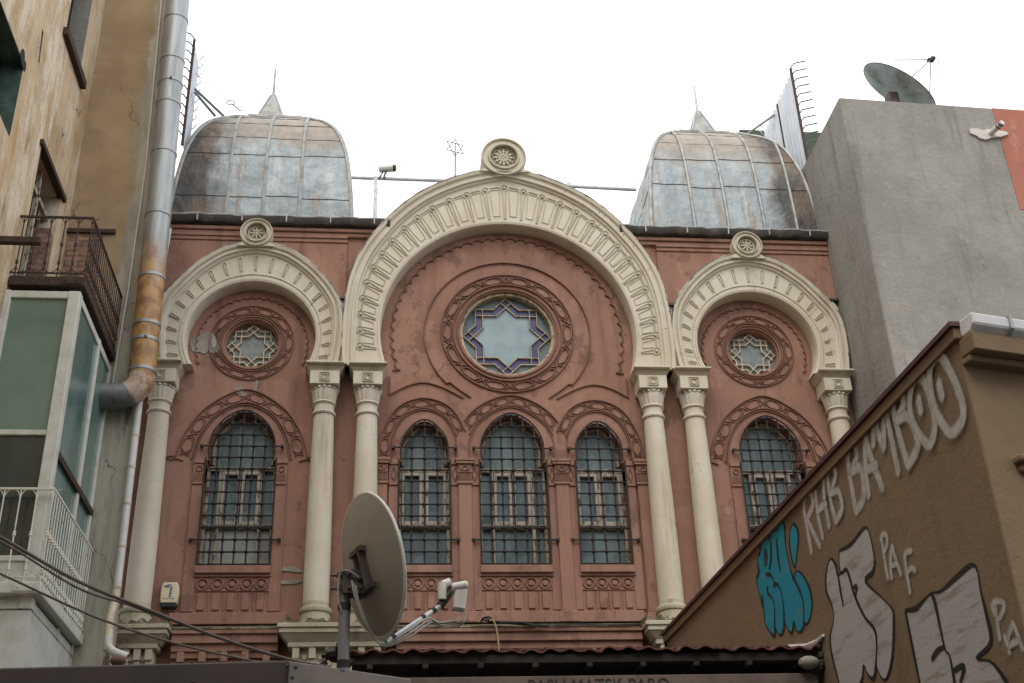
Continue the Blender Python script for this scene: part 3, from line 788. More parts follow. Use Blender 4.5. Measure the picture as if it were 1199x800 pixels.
# windows ---------------------------------------------------------
def window(c, a, h, idx):
    g = MB(); g.plate(outline(a, h+.02, c), [], .275, .30)
    P = g.build('window', 'pane', SY)
    tag(P, 'tall arched window behind black grille')
    f = MB(); hw = h
    top = outline(a, h, c, z0=9.93, zi=9.985)
    arc = [p for p in outline(a, h-.02, c, inset=.035) if p[1] > 9.98][1:-1]
    f.strip(arc, .065, .275, .07)
    f.box(c-hw, c+hw, .19, .27, 9.86, 9.93); f.box(c-hw+.02, c+hw-.02, .17, .19, 9.90, 9.93)
    f.box(c-hw, c+hw, .19, .27, 8.80, 8.87); f.box(c-hw+.02, c+hw-.02, .17, .19, 8.85, 8.875)
    f.box(c-hw, c-hw+.055, .20, .27, 8.06, 9.86); f.box(c+hw-.055, c+hw, .20, .27, 8.06, 9.86)
    f.box(c-hw, c+hw, .20, .27, 8.06, 8.11)
    up = MB()
    if h > .5:
        for x in (-.36, .36): f.box(c+x-.03, c+x+.03, .20, .265, 8.11, 9.86)
        cs = [(-.325, -.01), (.01, .325)]
    else:
        f.box(c-.025, c+.025, .20, .265, 8.88, 9.86); cs = [(-.39, -.03), (.03, .39)]
    for l, r in cs:
        for (x0, x1, z0, z1) in ((l, l+.05, 8.88, 9.85), (r-.05, r, 8.88, 9.85), (l+.05, r-.05, 8.88, 8.94), (l+.05, r-.05, 9.79, 9.85)):
            up.box(c+x0, c+x1, .185, .262, z0, z1)
    f.build('window_frame', 'wood', P, bevel=.006)
    up.build('casement', 'woodwhite', P, bevel=.006)
    if idx == 0:
        q = MB(); q.box(c-.53, c+.53, .262, .272, 8.12, 8.79); q.build('milky_lower_pane', 'panepale', P)
    gr = MB(); y = -.08; r = .0145
    n = 6 if h > .5 else 4
    zs = [8.085+.2135*i for i in range(15)]
    def half(z):
        if z <= 9.99: return hw
        best = 0
        for (x0, z0), (x1, z1) in zip(a, a[1:]):
            if min(z0, z1) <= z <= max(z0, z1): best = max(best, x0+(x1-x0)*(z-z0)/(z1-z0) if z1 != z0 else x0)
        return best
    def topz(x):
        x = abs(x); b = 10.0
        for (x0, z0), (x1, z1) in zip(a, a[1:]):
            if min(x0, x1) <= x <= max(x0, x1) and x1 != x0: b = max(b, z0+(z1-z0)*(x-x0)/(x1-x0))
        return b
    xs = [-hw+2*hw*i/n for i in range(n+1)]
    for i, x in enumerate(xs):
        edge = i in (0, n)
        gr.tube([(c+x, y, 8.07), (c+x, y, 10.0 if edge else topz(x))], r*1.1, 6)
    for k, z in enumerate(zs):
        w = half(z)
        if w < .05 or z > a[0][1]-.02: continue
        ext = .13 if k in (2, 10) else 0
        gr.tube([(c-w-ext, y, z), (c+w+ext, y, z)], r, 6)
        if ext:
            for s in (-1, 1):
                gr.box(c+s*(w+ext)-.03, c+s*(w+ext)+.03, y-.03, y+.03, z-.022, z+.022); gr.box(c+s*(w+ext)-.015, c+s*(w+ext)+.015, y, .02, z-.015, z+.015)
        for i, x in enumerate(xs):
            if 0 < i < n and abs(x) < w-.03 and 0 < k: gr.ball((c+x, y, z), .038, 8, 6)
    arcp = [(c+x, y, z) for x, z in reversed(a)]+[(c-x, y, z) for x, z in a[1:]]
    gr.tube(arcp, r*1.1, 6)
    gr.build('window_grille', 'iron', P, smooth=True, angle=50)
for i, (c, a, h) in enumerate(WINS): window(c, a, h, i)

# rose windows ----------------------------------------------------
for j, (x, z, r, ro, n) in enumerate(ROSE):
    big = j == 0
    g = MB(); g.plate(circ(x, z, r+.01, 64), [], .21, .24)
    P = g.build('rose_window', 'rosedark' if big else 'sidepane', SY)
    tag(P, 'large round window with a blue eight-pointed star' if big else 'small round window with pale interlaced star tracery')
    rg = MB()
    w = .055 if big else .03
    rg.plate(circ(x, z, r+.005, 64), [circ(x, z, r-w, 64)], .06, .209)
    rg.build('round_frame', 'brass' if big else 'pink', P, smooth=True, angle=40)
    # two squares interlaced, drawn as parallel outer and inner star outlines
    rs = (r-w)*.985 if big else (r-w)*.97
    def star(rad, kin):
        pts = []
        for k in range(16):
            a = PI/2+2*PI*k/16
            q = rad if k % 2 == 0 else rad*kin
            pts.append((x+q*math.cos(a), z+q*math.sin(a)))
        return pts
    kin = .765
    so = star(rs, kin); q_ = .765 if big else .66
    si = star(rs*q_, kin)
    bw = .026 if big else .024
    tr = MB()
    tr.strip(so, bw, .209, .05, closed=True, top=.7); tr.strip(si, bw, .209, .05, closed=True, top=.7)
    d = rs*.765/rs
    for k in range(8):
        a = PI/2+2*PI*k/8
        tip = Vector((x+rs*math.cos(a), z+rs*math.sin(a))); tin = Vector((x+rs*q_*math.cos(a), z+rs*q_*math.sin(a)))
        # crossing at each tip: the inner outline's sides run on to the outer one
        for s in (-1, 1):
            b = a+s*PI/8
            nv = Vector((x+rs*kin*math.cos(b), z+rs*kin*math.sin(b)))-tip; nv.normalize()
            e = tip-(tip-tin).length*0*nv
            dirn = Vector((x+rs*q_*kin*math.cos(b), z+rs*q_*kin*math.sin(b)))-tin; dirn.normalize()
            L = (tip-tin).length*(.72 if big else .95)
            tr.strip([tin, tin-dirn*L], bw*.9, .209, .048, top=.7)
    tr.build('star_tracery', 'lead' if big else 'leadpale', P)
    if big:
        q = MB(); q.plate(so, [list(si)], .204, .211, back=False); q.build('blue_star_glass', 'blueglass', P)
        q = MB(); q.plate(si, [], .202, .211, back=False); q.build('pale_centre_glass', 'roseglass', P)
# patches where the plaster fell off
def blob(cx, cz, rx, rz, n=60, seed=1, jag=.24):
    rnd = random.Random(seed); pts = []
    ph = [rnd.uniform(0, 6.28) for _ in range(5)]
    for i in range(n):
        a = 2*PI*i/n; q = 1+sum(jag/(k+1)*math.sin((k+2)*a+ph[k]) for k in range(5))+rnd.uniform(-.07, .07)
        pts.append((cx+rx*q*math.cos(a), cz+rz*q*math.sin(a)))
    return pts
for bp in (blob(-5.56, 12.28, .20, .27, seed=3), blob(-4.86, 11.32, .10, .09, seed=5), blob(-4.60, 11.42, .05, .09, seed=6), blob(-3.82, 8.02, .19, .05, seed=12), blob(-3.78, 7.8, .22, .035, seed=15)):
    pt_ = MB(); pt_.plate(bp, [], -.018, .0, back=False); pt_.build('bare_mortar_patch', 'mortar', WALL, bevel=.008)

# columns ---------------------------------------------------------
def column():
    cx, cy = 0, -.20
    s = MB()
    prof = [(.214, 7.36), (.217, 7.8), (.215, 8.4), (.207, 9.2), (.196, 9.9), (.184, 10.5), (.180, 10.74)]
    s.lathe(prof, (cx, cy, 0), 36)
    C = s.build('column', 'cream', SY, smooth=True)
    k = MB()
    k.lathe([(.181, 10.74), (.205, 10.75), (.214, 10.775), (.205, 10.80), (.180, 10.81), (.178, 10.93), (.19, 10.94), (.215, 10.965), (.205, 10.99), (.19, 11.0)], (cx, cy, 0), 36)
    k.lathe([(.188, 11.0), (.20, 11.05), (.212, 11.12), (.225, 11.20), (.225, 11.22)], (cx, cy, 0), 128, mod=lambda a, z: 1+.055*abs(math.cos(8*a)))
    for i in range(16):
        a = 2*PI*i/16; k.ball((cx+.228*math.cos(a), cy+.228*math.sin(a), 11.235), .036, 8, 6, (1, 1, .8))
    k.lathe([(.21, 11.22), (.22, 11.28)], (cx, cy, 0), 24)
    k.build('capital', 'cream', C, smooth=True)
    b = MB()
    b.box(-.26, .26, cy-.26, .0, 11.275, 11.535)
    b.frust(0, cy/2-.03, 11.537, 11.655, .262, .335, .232+.0, .305)
    b.box(-.337, .337, cy-.337, .0, 11.655, 11.69)
    b.build('abacus', 'cream', C, bevel=.008)
    q = MB()
    y = cy-.26
    q.strip([(-.085, 11.325), (.085, 11.325), (.085, 11.495), (-.085, 11.495)], .018, y, .018, closed=True)
    q.strip(circ(0, 11.41, .055, 8), .018, y, .022, closed=True)
    for sx in (-1, 1):
        for sz in (-1, 1): q.strip([(sx*.08, 11.41+sz*.045), (sx*.045, 11.41+sz*.08)], .014, y, .018)
    q.build('star_relief', 'cream_relief', C)
    e = MB()
    e.lathe([(.30, 6.95), (.275, 7.0), (.252, 7.10), (.244, 7.185), (.265, 7.20), (.276, 7.235), (.265, 7.27), (.236, 7.285), (.222, 7.30), (.215, 7.37)], (cx, cy, 0), 32)
    e.build('column_base', 'cream_old', C, smooth=True)
    return C
C0 = column()
for i, x in enumerate((-6.20, -3.351, -2.588, 2.588, 3.351, 6.081)):
    c = C0 if i == 0 else copy_tree(C0, SY, (0, 0, 0))
    c.location = (x, 0, 0)
# pedestals and entablature under the columns ---------------------
def pedestal(x0, x1):
    m = MB()
    m.box(x0, x1, -.62, .0, 6.88, 6.95); m.box(x0+.03, x1-.03, -.59, .0, 6.80, 6.88)
    m.hexa([(x0+.16, -.46, 6.68), (x1-.16, -.46, 6.68), (x1-.16, 0, 6.68), (x0+.16, 0, 6.68)], [(x0+.05, -.57, 6.80), (x1-.05, -.57, 6.80), (x1-.05, 0, 6.80), (x0+.05, 0, 6.80)])
    m.box(x0+.17, x1-.17, -.47, 0, 6.60, 6.68)
    m.box(x0+.24, x1-.24, -.34, 0, 6.30, 6.60); m.box(x0+.2, x1-.2, -.42, 0, -.05, 6.30)
    n = max(2, round((x1-x0)/.33))
    for k in range(n):
        x = x0+.30+(x1-x0-.60)*k/(n-1)
        m.box(x-.055, x+.055, -.45, -.33, 6.42, 6.60); m.box(x-.045, x+.045, -.41, -.33, 6.32, 6.42)
        if k < n-1:
            xx = x+(x1-x0-.60)/(n-1)/2; m.disc(xx, 6.46, -.34, .03, .05)
    o = m.build('pedestal', 'cream_old', SY, bevel=.012)
    s = MB()
    n = int((x1-x0)/.05)
    rnd = random.Random(int(x0*100))
    top = []
    for i in range(n+1):
        x = x0+.02+(x1-x0-.04)*i/n; top.append((x, rnd.uniform(.0, .10)))
    for i in range(n):
        s.hexa([(top[i][0], -.60, 6.951), (top[i+1][0], -.60, 6.951), (top[i+1][0], -.02, 6.951), (top[i][0], -.02, 6.951)],
               [(top[i][0], -.58, 6.96+top[i][1]), (top[i+1][0], -.58, 6.96+top[i+1][1]), (top[i+1][0], -.02, 7.02+top[i+1][1]), (top[i][0], -.02, 7.02+top[i][1])])
    s.build('mossy_top', 'moss', o)
pedestal(-6.55, -5.60); pedestal(-3.92, -2.03); pedestal(2.03, 3.92); pedestal(5.60, 6.45)
lg = MB()
for a, b in ((-5.60, -3.92), (-2.03, 2.03), (3.92, 5.60)):
    lg.box(a-.1, b+.1, -.12, 0, 7.07, 7.26)
    lg.box(a, b, -.33, 0, 6.86, 6.93); lg.box(a, b, -.29, 0, 6.72, 6.86); lg.box(a, b, -.23, 0, 6.60, 6.72); lg.box(a, b, -.19, 0, 6.50, 6.60)
    lg.box(a, b, -.14, 0, -.05, 6.50)
    n = round((b-a)/.33)
    for k in range(n):
        x = a+(b-a)*(k+.5)/n
        lg.box(x-.055, x+.055, -.30, -.13, 6.42, 6.58); lg.box(x-.045, x+.045, -.24, -.13, 6.30, 6.42)
        if k < n-1: lg.strip(circ(x+(b-a)/n/2, 6.36, .10, 16, 0, 180), .03, -.14, .03)
LG = lg.build('string_course', 'pink', SY, bevel=.008)
ms = MB()
for a, b in ((-5.60, -3.92), (-2.03, 2.03), (3.92, 5.60)):
    ms.hexa([(a, -.34, 6.932), (b, -.34, 6.932), (b, 0, 6.932), (a, 0, 6.932)], [(a, -.33, 6.955), (b, -.33, 6.955), (b, 0, 7.08), (a, 0, 7.08)])
ms.build('mossy_weathering', 'moss', LG)

# domes -----------------------------------------------------------
DP = [(0, 14.80), (.0, 15.2), (.03, 15.7), (.07, 16.15), (.13, 16.65), (.20, 17.0), (.30, 17.36), (.46, 17.72), (.66, 18.0), (.85, 18.2), (1.03, 18.38), (1.25, 18.53)]
def dinset(z):
    for (a, b), (c, d) in zip(DP, DP[1:]):
        if b <= z <= d: return a+(c-a)*(z-b)/(d-b)
    return DP[-1][0]
def dome(cx, bat, rows):
    hw = 1.75; y0 = .05; dy = 3.5; cy = y0+dy/2
    m = MB(); prof = [Vector(p) for p in DP]; prof = crom(prof, 4)
    sec = lambda i: [(cx-hw+i, y0+i), (cx+hw-i, y0+i), (cx+hw-i, y0+dy-i), (cx-hw+i, y0+dy-i)]
    o = 0
    for p in prof:
        for (x, y) in sec(p.x): m.v.append((x, y, p.y))
    n = len(prof)
    for i in range(n-1):
        for k in range(4): m.f.append((4*i+k, 4*i+(k+1) % 4, 4*(i+1)+(k+1) % 4, 4*(i+1)+k))
    m.f.append((4*n-4, 4*n-3, 4*n-2, 4*n-1))
    D = m.build('dome', 'zinc', SY, smooth=True, angle=35)
    b = MB()
    for off in bat:
        b.tube([(cx+off, y0+p.x-.01, p.y+.005) for p in prof if abs(off) <= hw-p.x+.02], .034, 6)
    for sx in (-1, 1):
        b.tube([(cx+sx*(hw-p.x), y0+p.x, p.y) for p in prof], .045, 6)
        for yy in (.9, 1.75, 2.6): b.tube([(cx+sx*(hw-p.x+.005), y0+yy, p.y) for p in prof if p.x < min(yy, dy-yy)], .028, 6)
    b.build('standing_seam', 'zincseam', D, smooth=True)
    h = MB()
    for z in rows:
        xs = [-hw]+sorted(bat)+[hw]
        for a, c in zip(xs, xs[1:]):
            dz = random.uniform(-.04, .04); i = dinset(z+dz)
            a2, c2 = max(a, -hw+i), min(c, hw-i)
            if c2-a2 < .05: continue
            zz = z+dz
            h.tube([(cx+a2+(c2-a2)*q/6, y0+dinset(zz)-.004, zz+.006*math.sin(q*1.7+z*7)) for q in range(7)], .0095, 5)
        for sx in (-1, 1):
            i = dinset(z); h.tube([(cx+sx*(hw-i+.003), y0+i, z), (cx+sx*(hw-i+.003), y0+dy-i, z-.15)], .012, 5)
    h.build('lap_seam', 'zincdark', D)
    # flat cap and spire
    q = MB(); i = 1.22
    q.box(cx-hw+i-.05, cx+hw-i+.05, y0+i-.05, y0+dy-i+.05, 18.50, 18.58)
    q.build('cap_sheet', 'zincseam', D, bevel=.01)
    cx = cx+(-.14 if cx < 0 else .08)
    s = MB(); s.frust(cx, cy, 18.55, 19.55, .34, .045); s.build('spire', 'zincseam', D)
    r_ = MB()
    r_.tube([(cx, cy, 19.5), (cx, cy, 20.35)], [.035, .02], 8)
    for sx in (-1, 1):
        for sy in (-1, 1): r_.tube([(cx+sx*.34, cy+sy*.34, 18.56), (cx+sx*.05, cy+sy*.05, 19.55)], .022, 6)
    r_.build('spire_rod', 'galv', D)
dome(-4.74, [-.68, .02, .73], [15.62, 16.72, 17.25, 17.75, 18.18])
dome(4.76, [-.86, -.16, .59, 1.27], [16.22, 17.0, 17.55, 18.05, 18.35])

# ------------------------------------------------------------------ roof rail, camera, star
y = 1.0
rr = thing('roof_rail', (0, y, 14.85), 'grey pipe rail on posts running between the two domes', 'railing')
m = MB(); m.tube([(-3.05, y, 16.81), (0, y, 16.80), (3.0, y, 16.72)], .04, 8); m.build('top_pipe', 'galvlight', rr)
for x in (-2.545, 1.55):
    m = MB(); m.box(x-.045, x+.045, y-.03, y+.03, 14.8, 16.86); m.build('post', 'galvlight', rr)
m = MB(); m.box(-2.3, 2.3, .4, 1.4, 14.6, 14.82); m.build('roof_curb', 'gutter', SY)
c = at(452, 207, .95)
sc = thing('security_camera', tuple(c), 'white bullet security camera on top of the grey roof rail', 'security camera')
d = Vector((.90, -.30, -.10)).normalized()
m = MB(); b0 = c+Vector((-.02, 0, .20))
m.tube([b0-d*.12, b0+d*.20], .078, 10); h_ = m.build('camera_housing', 'lnb', sc, smooth=True)
m = MB(); m.tube([b0+d*.195, b0+d*.23], [.082, .07], 10); m.build('lens_hood', 'blackrub', h_)
m = MB(); m.tube([c+Vector((-.04, 0, -.05)), c+Vector((-.03, 0, .05)), b0+d*.06], .024, 6); m.build('mount_arm', 'greypaint', sc)
m = MB(); m.tube([b0-d*.03, b0+Vector((-.06, 0, -.12)), c+Vector((-.15, 0, -.05))], .016, 6); m.build('lead_cable', 'blackrub', sc)
sb = at(531, 212, .95); stc = at(533, 173, .95)
sf = thing('star_finial', tuple(sb), 'thin metal six-pointed star on a tall rod behind the central arch', 'finial')
m = MB(); m.tube([(sb.x, sb.y, 15.0), tuple(stc+Vector((0, 0, -.11)))], .016, 6); m.build('rod', 'greypaint', sf)
m = MB(); r = .225
ax = Vector((.93, .36, 0)); uz = Vector((0, 0, 1))
for s in (1, -1):
    pts = [stc+(ax*math.cos(R(s*90+120*k))+uz*math.sin(R(s*90+120*k)))*r for k in range(4)]
    for a, b in zip(pts, pts[1:]): m.tube([a, b], .010, 5)
m.tube([stc+uz*.12-ax*.0, stc-uz*.08], .014, 5)
m.build('star', 'greypaint', sf)

# ------------------------------------------------------------------ spiked sheet screens beside the domes
def screen(label, X, y0, y1, z0, z1, sgn, nsp, strut):
    t = thing('spiked_screen', (X, y0, z0), label, 'screen', 'spiked sheet screens beside the domes')
    m = MB(); n = max(8, int((y1-y0)/.045)); o = 0
    for i in range(n+1):
        yy = y0+(y1-y0)*i/n; xx = X+(.02 if (i//2) % 2 else -.02)
        m.v += [(xx, yy, z0), (xx, yy, z1)]
    for i in range(n): m.f.append((2*i, 2*i+2, 2*i+3, 2*i+1))
    m.build('corrugated_sheet', 'corr', t)
    m = MB(); m.tube([(X, y0-.03, z0-.1), (X, y0-.03, z1+.1)], .032, 6); m.tube([(X, (y0+y1)/2, z0), (X, (y0+y1)/2, z1)], .02, 6)
    m.build('edge_post', 'rustiron', t)
    for k in range(nsp):
        z = z0+.12+(z1-z0)*k/(nsp-1)
        m = MB(); m.tube([(X, y0-.03, z), (X+sgn*.09, y0-.05, z+.12), (X+sgn*.36, y0-.05, z+.20)], .016, 5); m.build('spike', 'greypaint', t)
    for k in range(nsp):
        z = z0+.12+(z1-z0)*k/(nsp-1)
        m = MB(); m.tube([(X, y1, z), (X-sgn*.06, y1, z+.06), (X-sgn*.10, y1, z+.15)], .012, 5); m.build('spike', 'galv', t)
    m = MB()
    for a, b in strut: m.tube([a, b], .03, 6)
    m.build('strut', 'galv', t)
screen('blue-grey corrugated screen with bent spikes between right dome and grey building', 6.52, .10, 2.2, 16.75, 19.35, 1, 13,
       [((6.5, 1.36, 19.2), tuple(at(875, 157, 1.8)))])
Pl = at(227.5, 52, .1)
screen('pale spiked screen between the left dome and the flue pipe', Pl.x, .10, .75, 16.9, Pl.z, -1, 12,
       [(tuple(at(228, 104, .3)), tuple(at(262, 136, .9))), (tuple(at(228, 108, .3)), tuple(at(252, 136, .9)))])
m = MB()
a, b = at(229, 86, .2), at(283, 131, .9)
m.tube([a, b], .007, 5)
q = a+(b-a)*.76; m.tube([q+Vector((.09*math.cos(t), 0, .055*math.sin(t))) for t in [2*PI*i/14 for i in range(15)]], .012, 5)
for i in range(5): m.ball(q+(b-q)*(.25+.15*i), .022, 6, 4)
tag(m.build('guy_wire', 'galv'), 'thin guy wire with a ring from left spiked screen to left dome', 'wire')
m = MB(); a, b = at(416, 212, .6), at(480, 246, .6); m.tube([a, b], .005, 4)
tag(m.build('stay_wire', 'galv'), 'fine stay wire crossing below the security camera', 'wire')

# ------------------------------------------------------------------ alarm box
ab0 = at(199, 697, -.06)
al = thing('alarm_box', tuple(ab0), 'cream wall alarm box with dark base beside the leftmost column', 'alarm box')
m = MB(); x, z = ab0.x, ab0.z
shape = [(x-.125, z-.17), (x+.125, z-.17), (x+.14, z-.10), (x+.145, z+.05), (x+.13, z+.17), (x+.10, z+.195), (x-.10, z+.195), (x-.13, z+.17), (x-.145, z+.05), (x-.14, z-.10)]
m.plate(shape, [], -.14, .0); M['alarm'] = simple('cream_alarm_plastic', (.66, .58, .40), .45, c2=(.58, .50, .34), scale=3, bump=0)
m.build('cover', 'alarm', al, bevel=.02, smooth=True)
m = MB(); m.plate([(x-.115, z-.225), (x+.115, z-.225), (x+.13, z-.17), (x+.12, z-.135), (x-.12, z-.135), (x-.13, z-.17)], [], -.146, .0); M['strobe'] = simple('dark_strobe_lens', (.012, .022, .03), .25, bump=0)
m.build('strobe', 'strobe', al, bevel=.012)
M['logoblue'] = simple('printed_blue', (.03, .12, .30), .5, bump=0); M['logored'] = simple('printed_red', (.55, .14, .08), .5, bump=0)
m = MB(); m.plate([(x-.10, z+.13), (x-.02, z+.155), (x+.03, z+.15), (x-.02, z+.125), (x-.09, z+.11)], [], -.1445, -.139); m.build('printed_swoosh', 'logoblue', al)
m = MB(); m.plate([(x-.05, z+.12), (x-.01, z+.12), (x-.02, z+.085), (x-.045, z+.095)], [], -.1445, -.139); m.build('printed_dot', 'logored', al)
m = MB()
for k, (w, dx) in enumerate(((.03, .0), (.026, .0), (.03, .0), (.022, .0), (.03, -.004), (.03, -.006), (.02, -.008), (.03, -.008))):
    zz = z+.115-.023*k
    m.box(x+.005+dx, x+.005+dx+w, -.1445, -.139, zz-.009, zz+.007)
    if k % 2: m.box(x+.035+dx, x+.05+dx, -.1445, -.139, zz-.006, zz+.006)
for k, w in enumerate((.025, .012, .02, .012, .03, .012)): m.box(x-.095+k*.034, x-.095+k*.034+w, -.1445, -.139, z-.088, z-.072)
m.build('printed_letters', 'logoblue', al)

# ------------------------------------------------------------------ cables on the string course
def hang(pts, r, n=8): return MB().tube(crom(pts, n), r, 6)
m = hang([(-.55, -.36, 7.02), (-.35, -.38, 7.0), (-.1, -.40, 6.975), (.15, -.38, 6.955), (.30, -.40, 6.93), (.45, -.42, 6.915)], .024)
m.tube(crom([(-.62, -.34, 7.05), (-.4, -.40, 6.99), (-.05, -.42, 6.985), (.12, -.42, 6.95), (.25, -.44, 6.90)], 8), .014, 6)
m.tube(crom([(-.6, -.30, 7.1), (-.5, -.41, 7.03), (-.3, -.41, 6.985), (.2, -.39, 6.955), (.6, -.37, 6.95), (1.0, -.355, 6.965), (1.35, -.36, 6.95), (2.0, -.35, 6.96)], 8), .012, 6)
m.tube(crom([(-.66, -.33, 6.99), (-.62, -.40, 7.06), (-.52, -.42, 7.07), (-.45, -.40, 7.0)], 8), .016, 6)
tag(m.build('cable_bundle', 'blackrub', smooth=True), 'black cable bundle lying along the mossy ledge below the central window', 'cable')
m = hang([(-.52, -.42, 7.02), (-.45, -.45, 6.99), (-.40, -.43, 6.8), (-.38, -.42, 6.55), (-.37, -.42, 6.3)], .013)
tag(m.build('hanging_cord', 'cord', smooth=True), 'tan cord hanging down from the ledge below the central window', 'cord')
m = hang([(at(560, 708, -.4).x-.35, -.3, 7.55), (-.62, -.2, 7.9), (-.60, -.05, 7.9)], .01)

# ------------------------------------------------------------------ LEFT BUILDING
LB = thing('tenement', (-7.4, -1.2, 0), 'old tan plastered tenement with stained walls and steel lintels at left edge', 'building')
XA, YB = -7.95, -1.2
# wall A faces the lane (x = XA), openings cut with their reveals
ops = [(-7.4, -4.72, 13.2, 14.62), (-3.30, -1.85, 11.42, 14.12), (-3.15, -1.98, 16.72, 18.9)]
m = MB()
mm = MB()
mm.plate([(-22, 0), (YB, 0), (YB, 24), (-22, 24)], [[(a, c), (b, c), (b, d), (a, d)] for a, b, c, d in ops], 0, .35)
for x, yy, z in mm.v: m.v.append((XA-yy, x, z))
m.f = mm.f
m.build('lane_wall', 'tan', LB)
m = MB(); m.box(-9.5, -6.40, YB, YB+.35, 0, 24)
m.v = [(x+(-.022*(z-10) if x > -7 else 0), yy, z) for x, yy, z in m.v]
BW = m.build('end_wall', 'brown', LB)
for i, (a, b, c, d) in enumerate(ops):
    m = MB(); m.box(XA-.5, XA-.34, a-.1, b+.1, c-.1, d+.1); o = m.build('window', 'dark', LB)
    if i == 0:
        q = MB(); q.box(XA-.335, XA-.004, b-.012, b-.002, c, d); q.box(XA-.335, XA-.004, a, b-.012, d-.012, d-.002); q.build('painted_reveal', 'greenreveal', o)
    elif i == 1:
        q = MB(); q.box(XA-.34, XA-.02, b-.25, b-.004, c, d-.8); q.build('brick_jamb', 'brick', o)
        q = MB(); q.box(XA-.22, XA-.15, a+.02, a+.10, c, d); q.box(XA-.22, XA-.15, a+.7, a+.78, c, d); q.box(XA-.22, XA-.15, a, b, d-.5, d-.42); q.build('door_frame', 'wood', o)
        q = MB(); q.box(XA-.06, XA+.06, a-.12, b+.12, d-.02, d+.07); q.build('steel_lintel', 'rustiron', o)
    else:
        q = MB(); q.box(XA-.05, XA+.10, a-.15, b+.15, c-.16, c); q.build('sill_bar', 'rustiron', o)
        q = MB(); q.box(XA-.34, XA-.01, b-.02, b-.003, c, d); q.build('pale_reveal', 'grey', o)
pm = atx(27, 70, XA)
bl = blob(0, 0, .16, .14, 16, 9, .2)
m = MB(); m.v += [(XA+.004, pm.y+p[0], pm.z+p[1]) for p in bl]; m.f.append(tuple(range(len(bl)))); m.build('broken_hole', 'dark', LB)
for (p, q, w) in ((atx(50, 36, XA), atx(45, 73, XA), .035), (atx(66, 130, XA), atx(82, 190, XA), .02)):
    m = MB(); m.add([(XA+.004, p.y-w, p.z), (XA+.004, p.y+w, p.z), (XA+.004, q.y+w, q.z), (XA+.004, q.y-w*.4, q.z)], [(0, 1, 2, 3)]); m.build('wall_slot', 'dark', LB)
# bricked-up opening on the end wall
m = MB(); p0, p1 = at(82, 262, YB), at(121, 275, YB)
m.box(p0.x, p1.x, YB-.012, YB+.05, 10.9, p1.z); m.build('brick_infill', 'brick', BW)
m = MB(); m.box(XA+.01, at(136, 270, YB).x, YB-.06, YB+.02, p1.z+.01, p1.z+.09); m.build('steel_lintel', 'rustiron', BW)
# oriel bay ------------------------------------------------------
X0, X1, Y0, Y1 = XA+.004, -6.85, -3.74, YB-.004
zb, zm, zt = 6.95, 8.83, 11.02
bay = MB()
p = .17
for (x0, x1, y0, y1) in ((X1-p, X1, Y0, Y0+p), (X0, X0+.10, Y0, Y0+p), (X1-.10, X1, Y1-.10, Y1), (X1-.08, X1, -2.25, -2.14)):
    bay.box(x0, x1, y0, y1, 6.3, zt+.12)
for z0, z1 in ((6.3, 6.42), (6.95, 7.03), (zm-.04, zm+.04), (zt, zt+.12)):
    bay.box(X0+.1, X1-p, Y0+.015, Y0+.12, z0, z1)
for z0, z1 in ((6.3, 6.42), (zt, zt+.12)): bay.box(X1-.10, X1-.012, Y0+p, Y1-.1, z0, z1)
BAY = bay.build('oriel_bay', 'bayframe', LB, bevel=.008)
m = MB(); m.box(X1-.07, X1+.012, Y0+p, Y1, 8.50, 8.60); m.build('rusty_transom', 'rustiron', BAY)
m = MB(); m.box(X0+.08, X1-p+.01, Y0+.06, Y0+.075, zm+.04, zt); m.build('upper_front_pane', 'bayglass', BAY)
m = MB(); m.box(X0+.08, X1-p+.01, Y0+.06, Y0+.075, 7.03, zm-.04); m.build('lower_front_pane', 'bayglass2', BAY)
m = MB()
m.box(X1-.055, X1-.04, Y0+p, -2.25, 8.6, zt); m.box(X1-.055, X1-.04, -2.14, Y1-.1, 8.6, zt)
m.box(X1-.055, X1-.04, Y0+p, -2.25, 6.42, 8.5); m.box(X1-.055, X1-.04, -2.14, Y1-.1, 6.42, 8.5)
m.build('side_pane', 'bayside', BAY)
m = MB(); m.box(X0+.1, X1-p, Y0+.04, Y0+.10, 6.42, 6.95); m.build('spandrel_panel', 'baywhite', BAY)
m = MB(); m.box(X0, X1-.01, Y0+.02, Y1, 0, 6.28); m.build('lower_storey', 'baywhite', LB)
m = MB(); m.box(X0, X1-.1, Y0+.14, Y1, 11.0, 11.1); m.box(X0, X1-.12, Y1-.05, Y1-.005, 6.3, 11.0); m.box(X0, X0+.03, Y0+.2, Y1, 6.3, 11.0); m.build('bay_lining', 'dark', BAY)
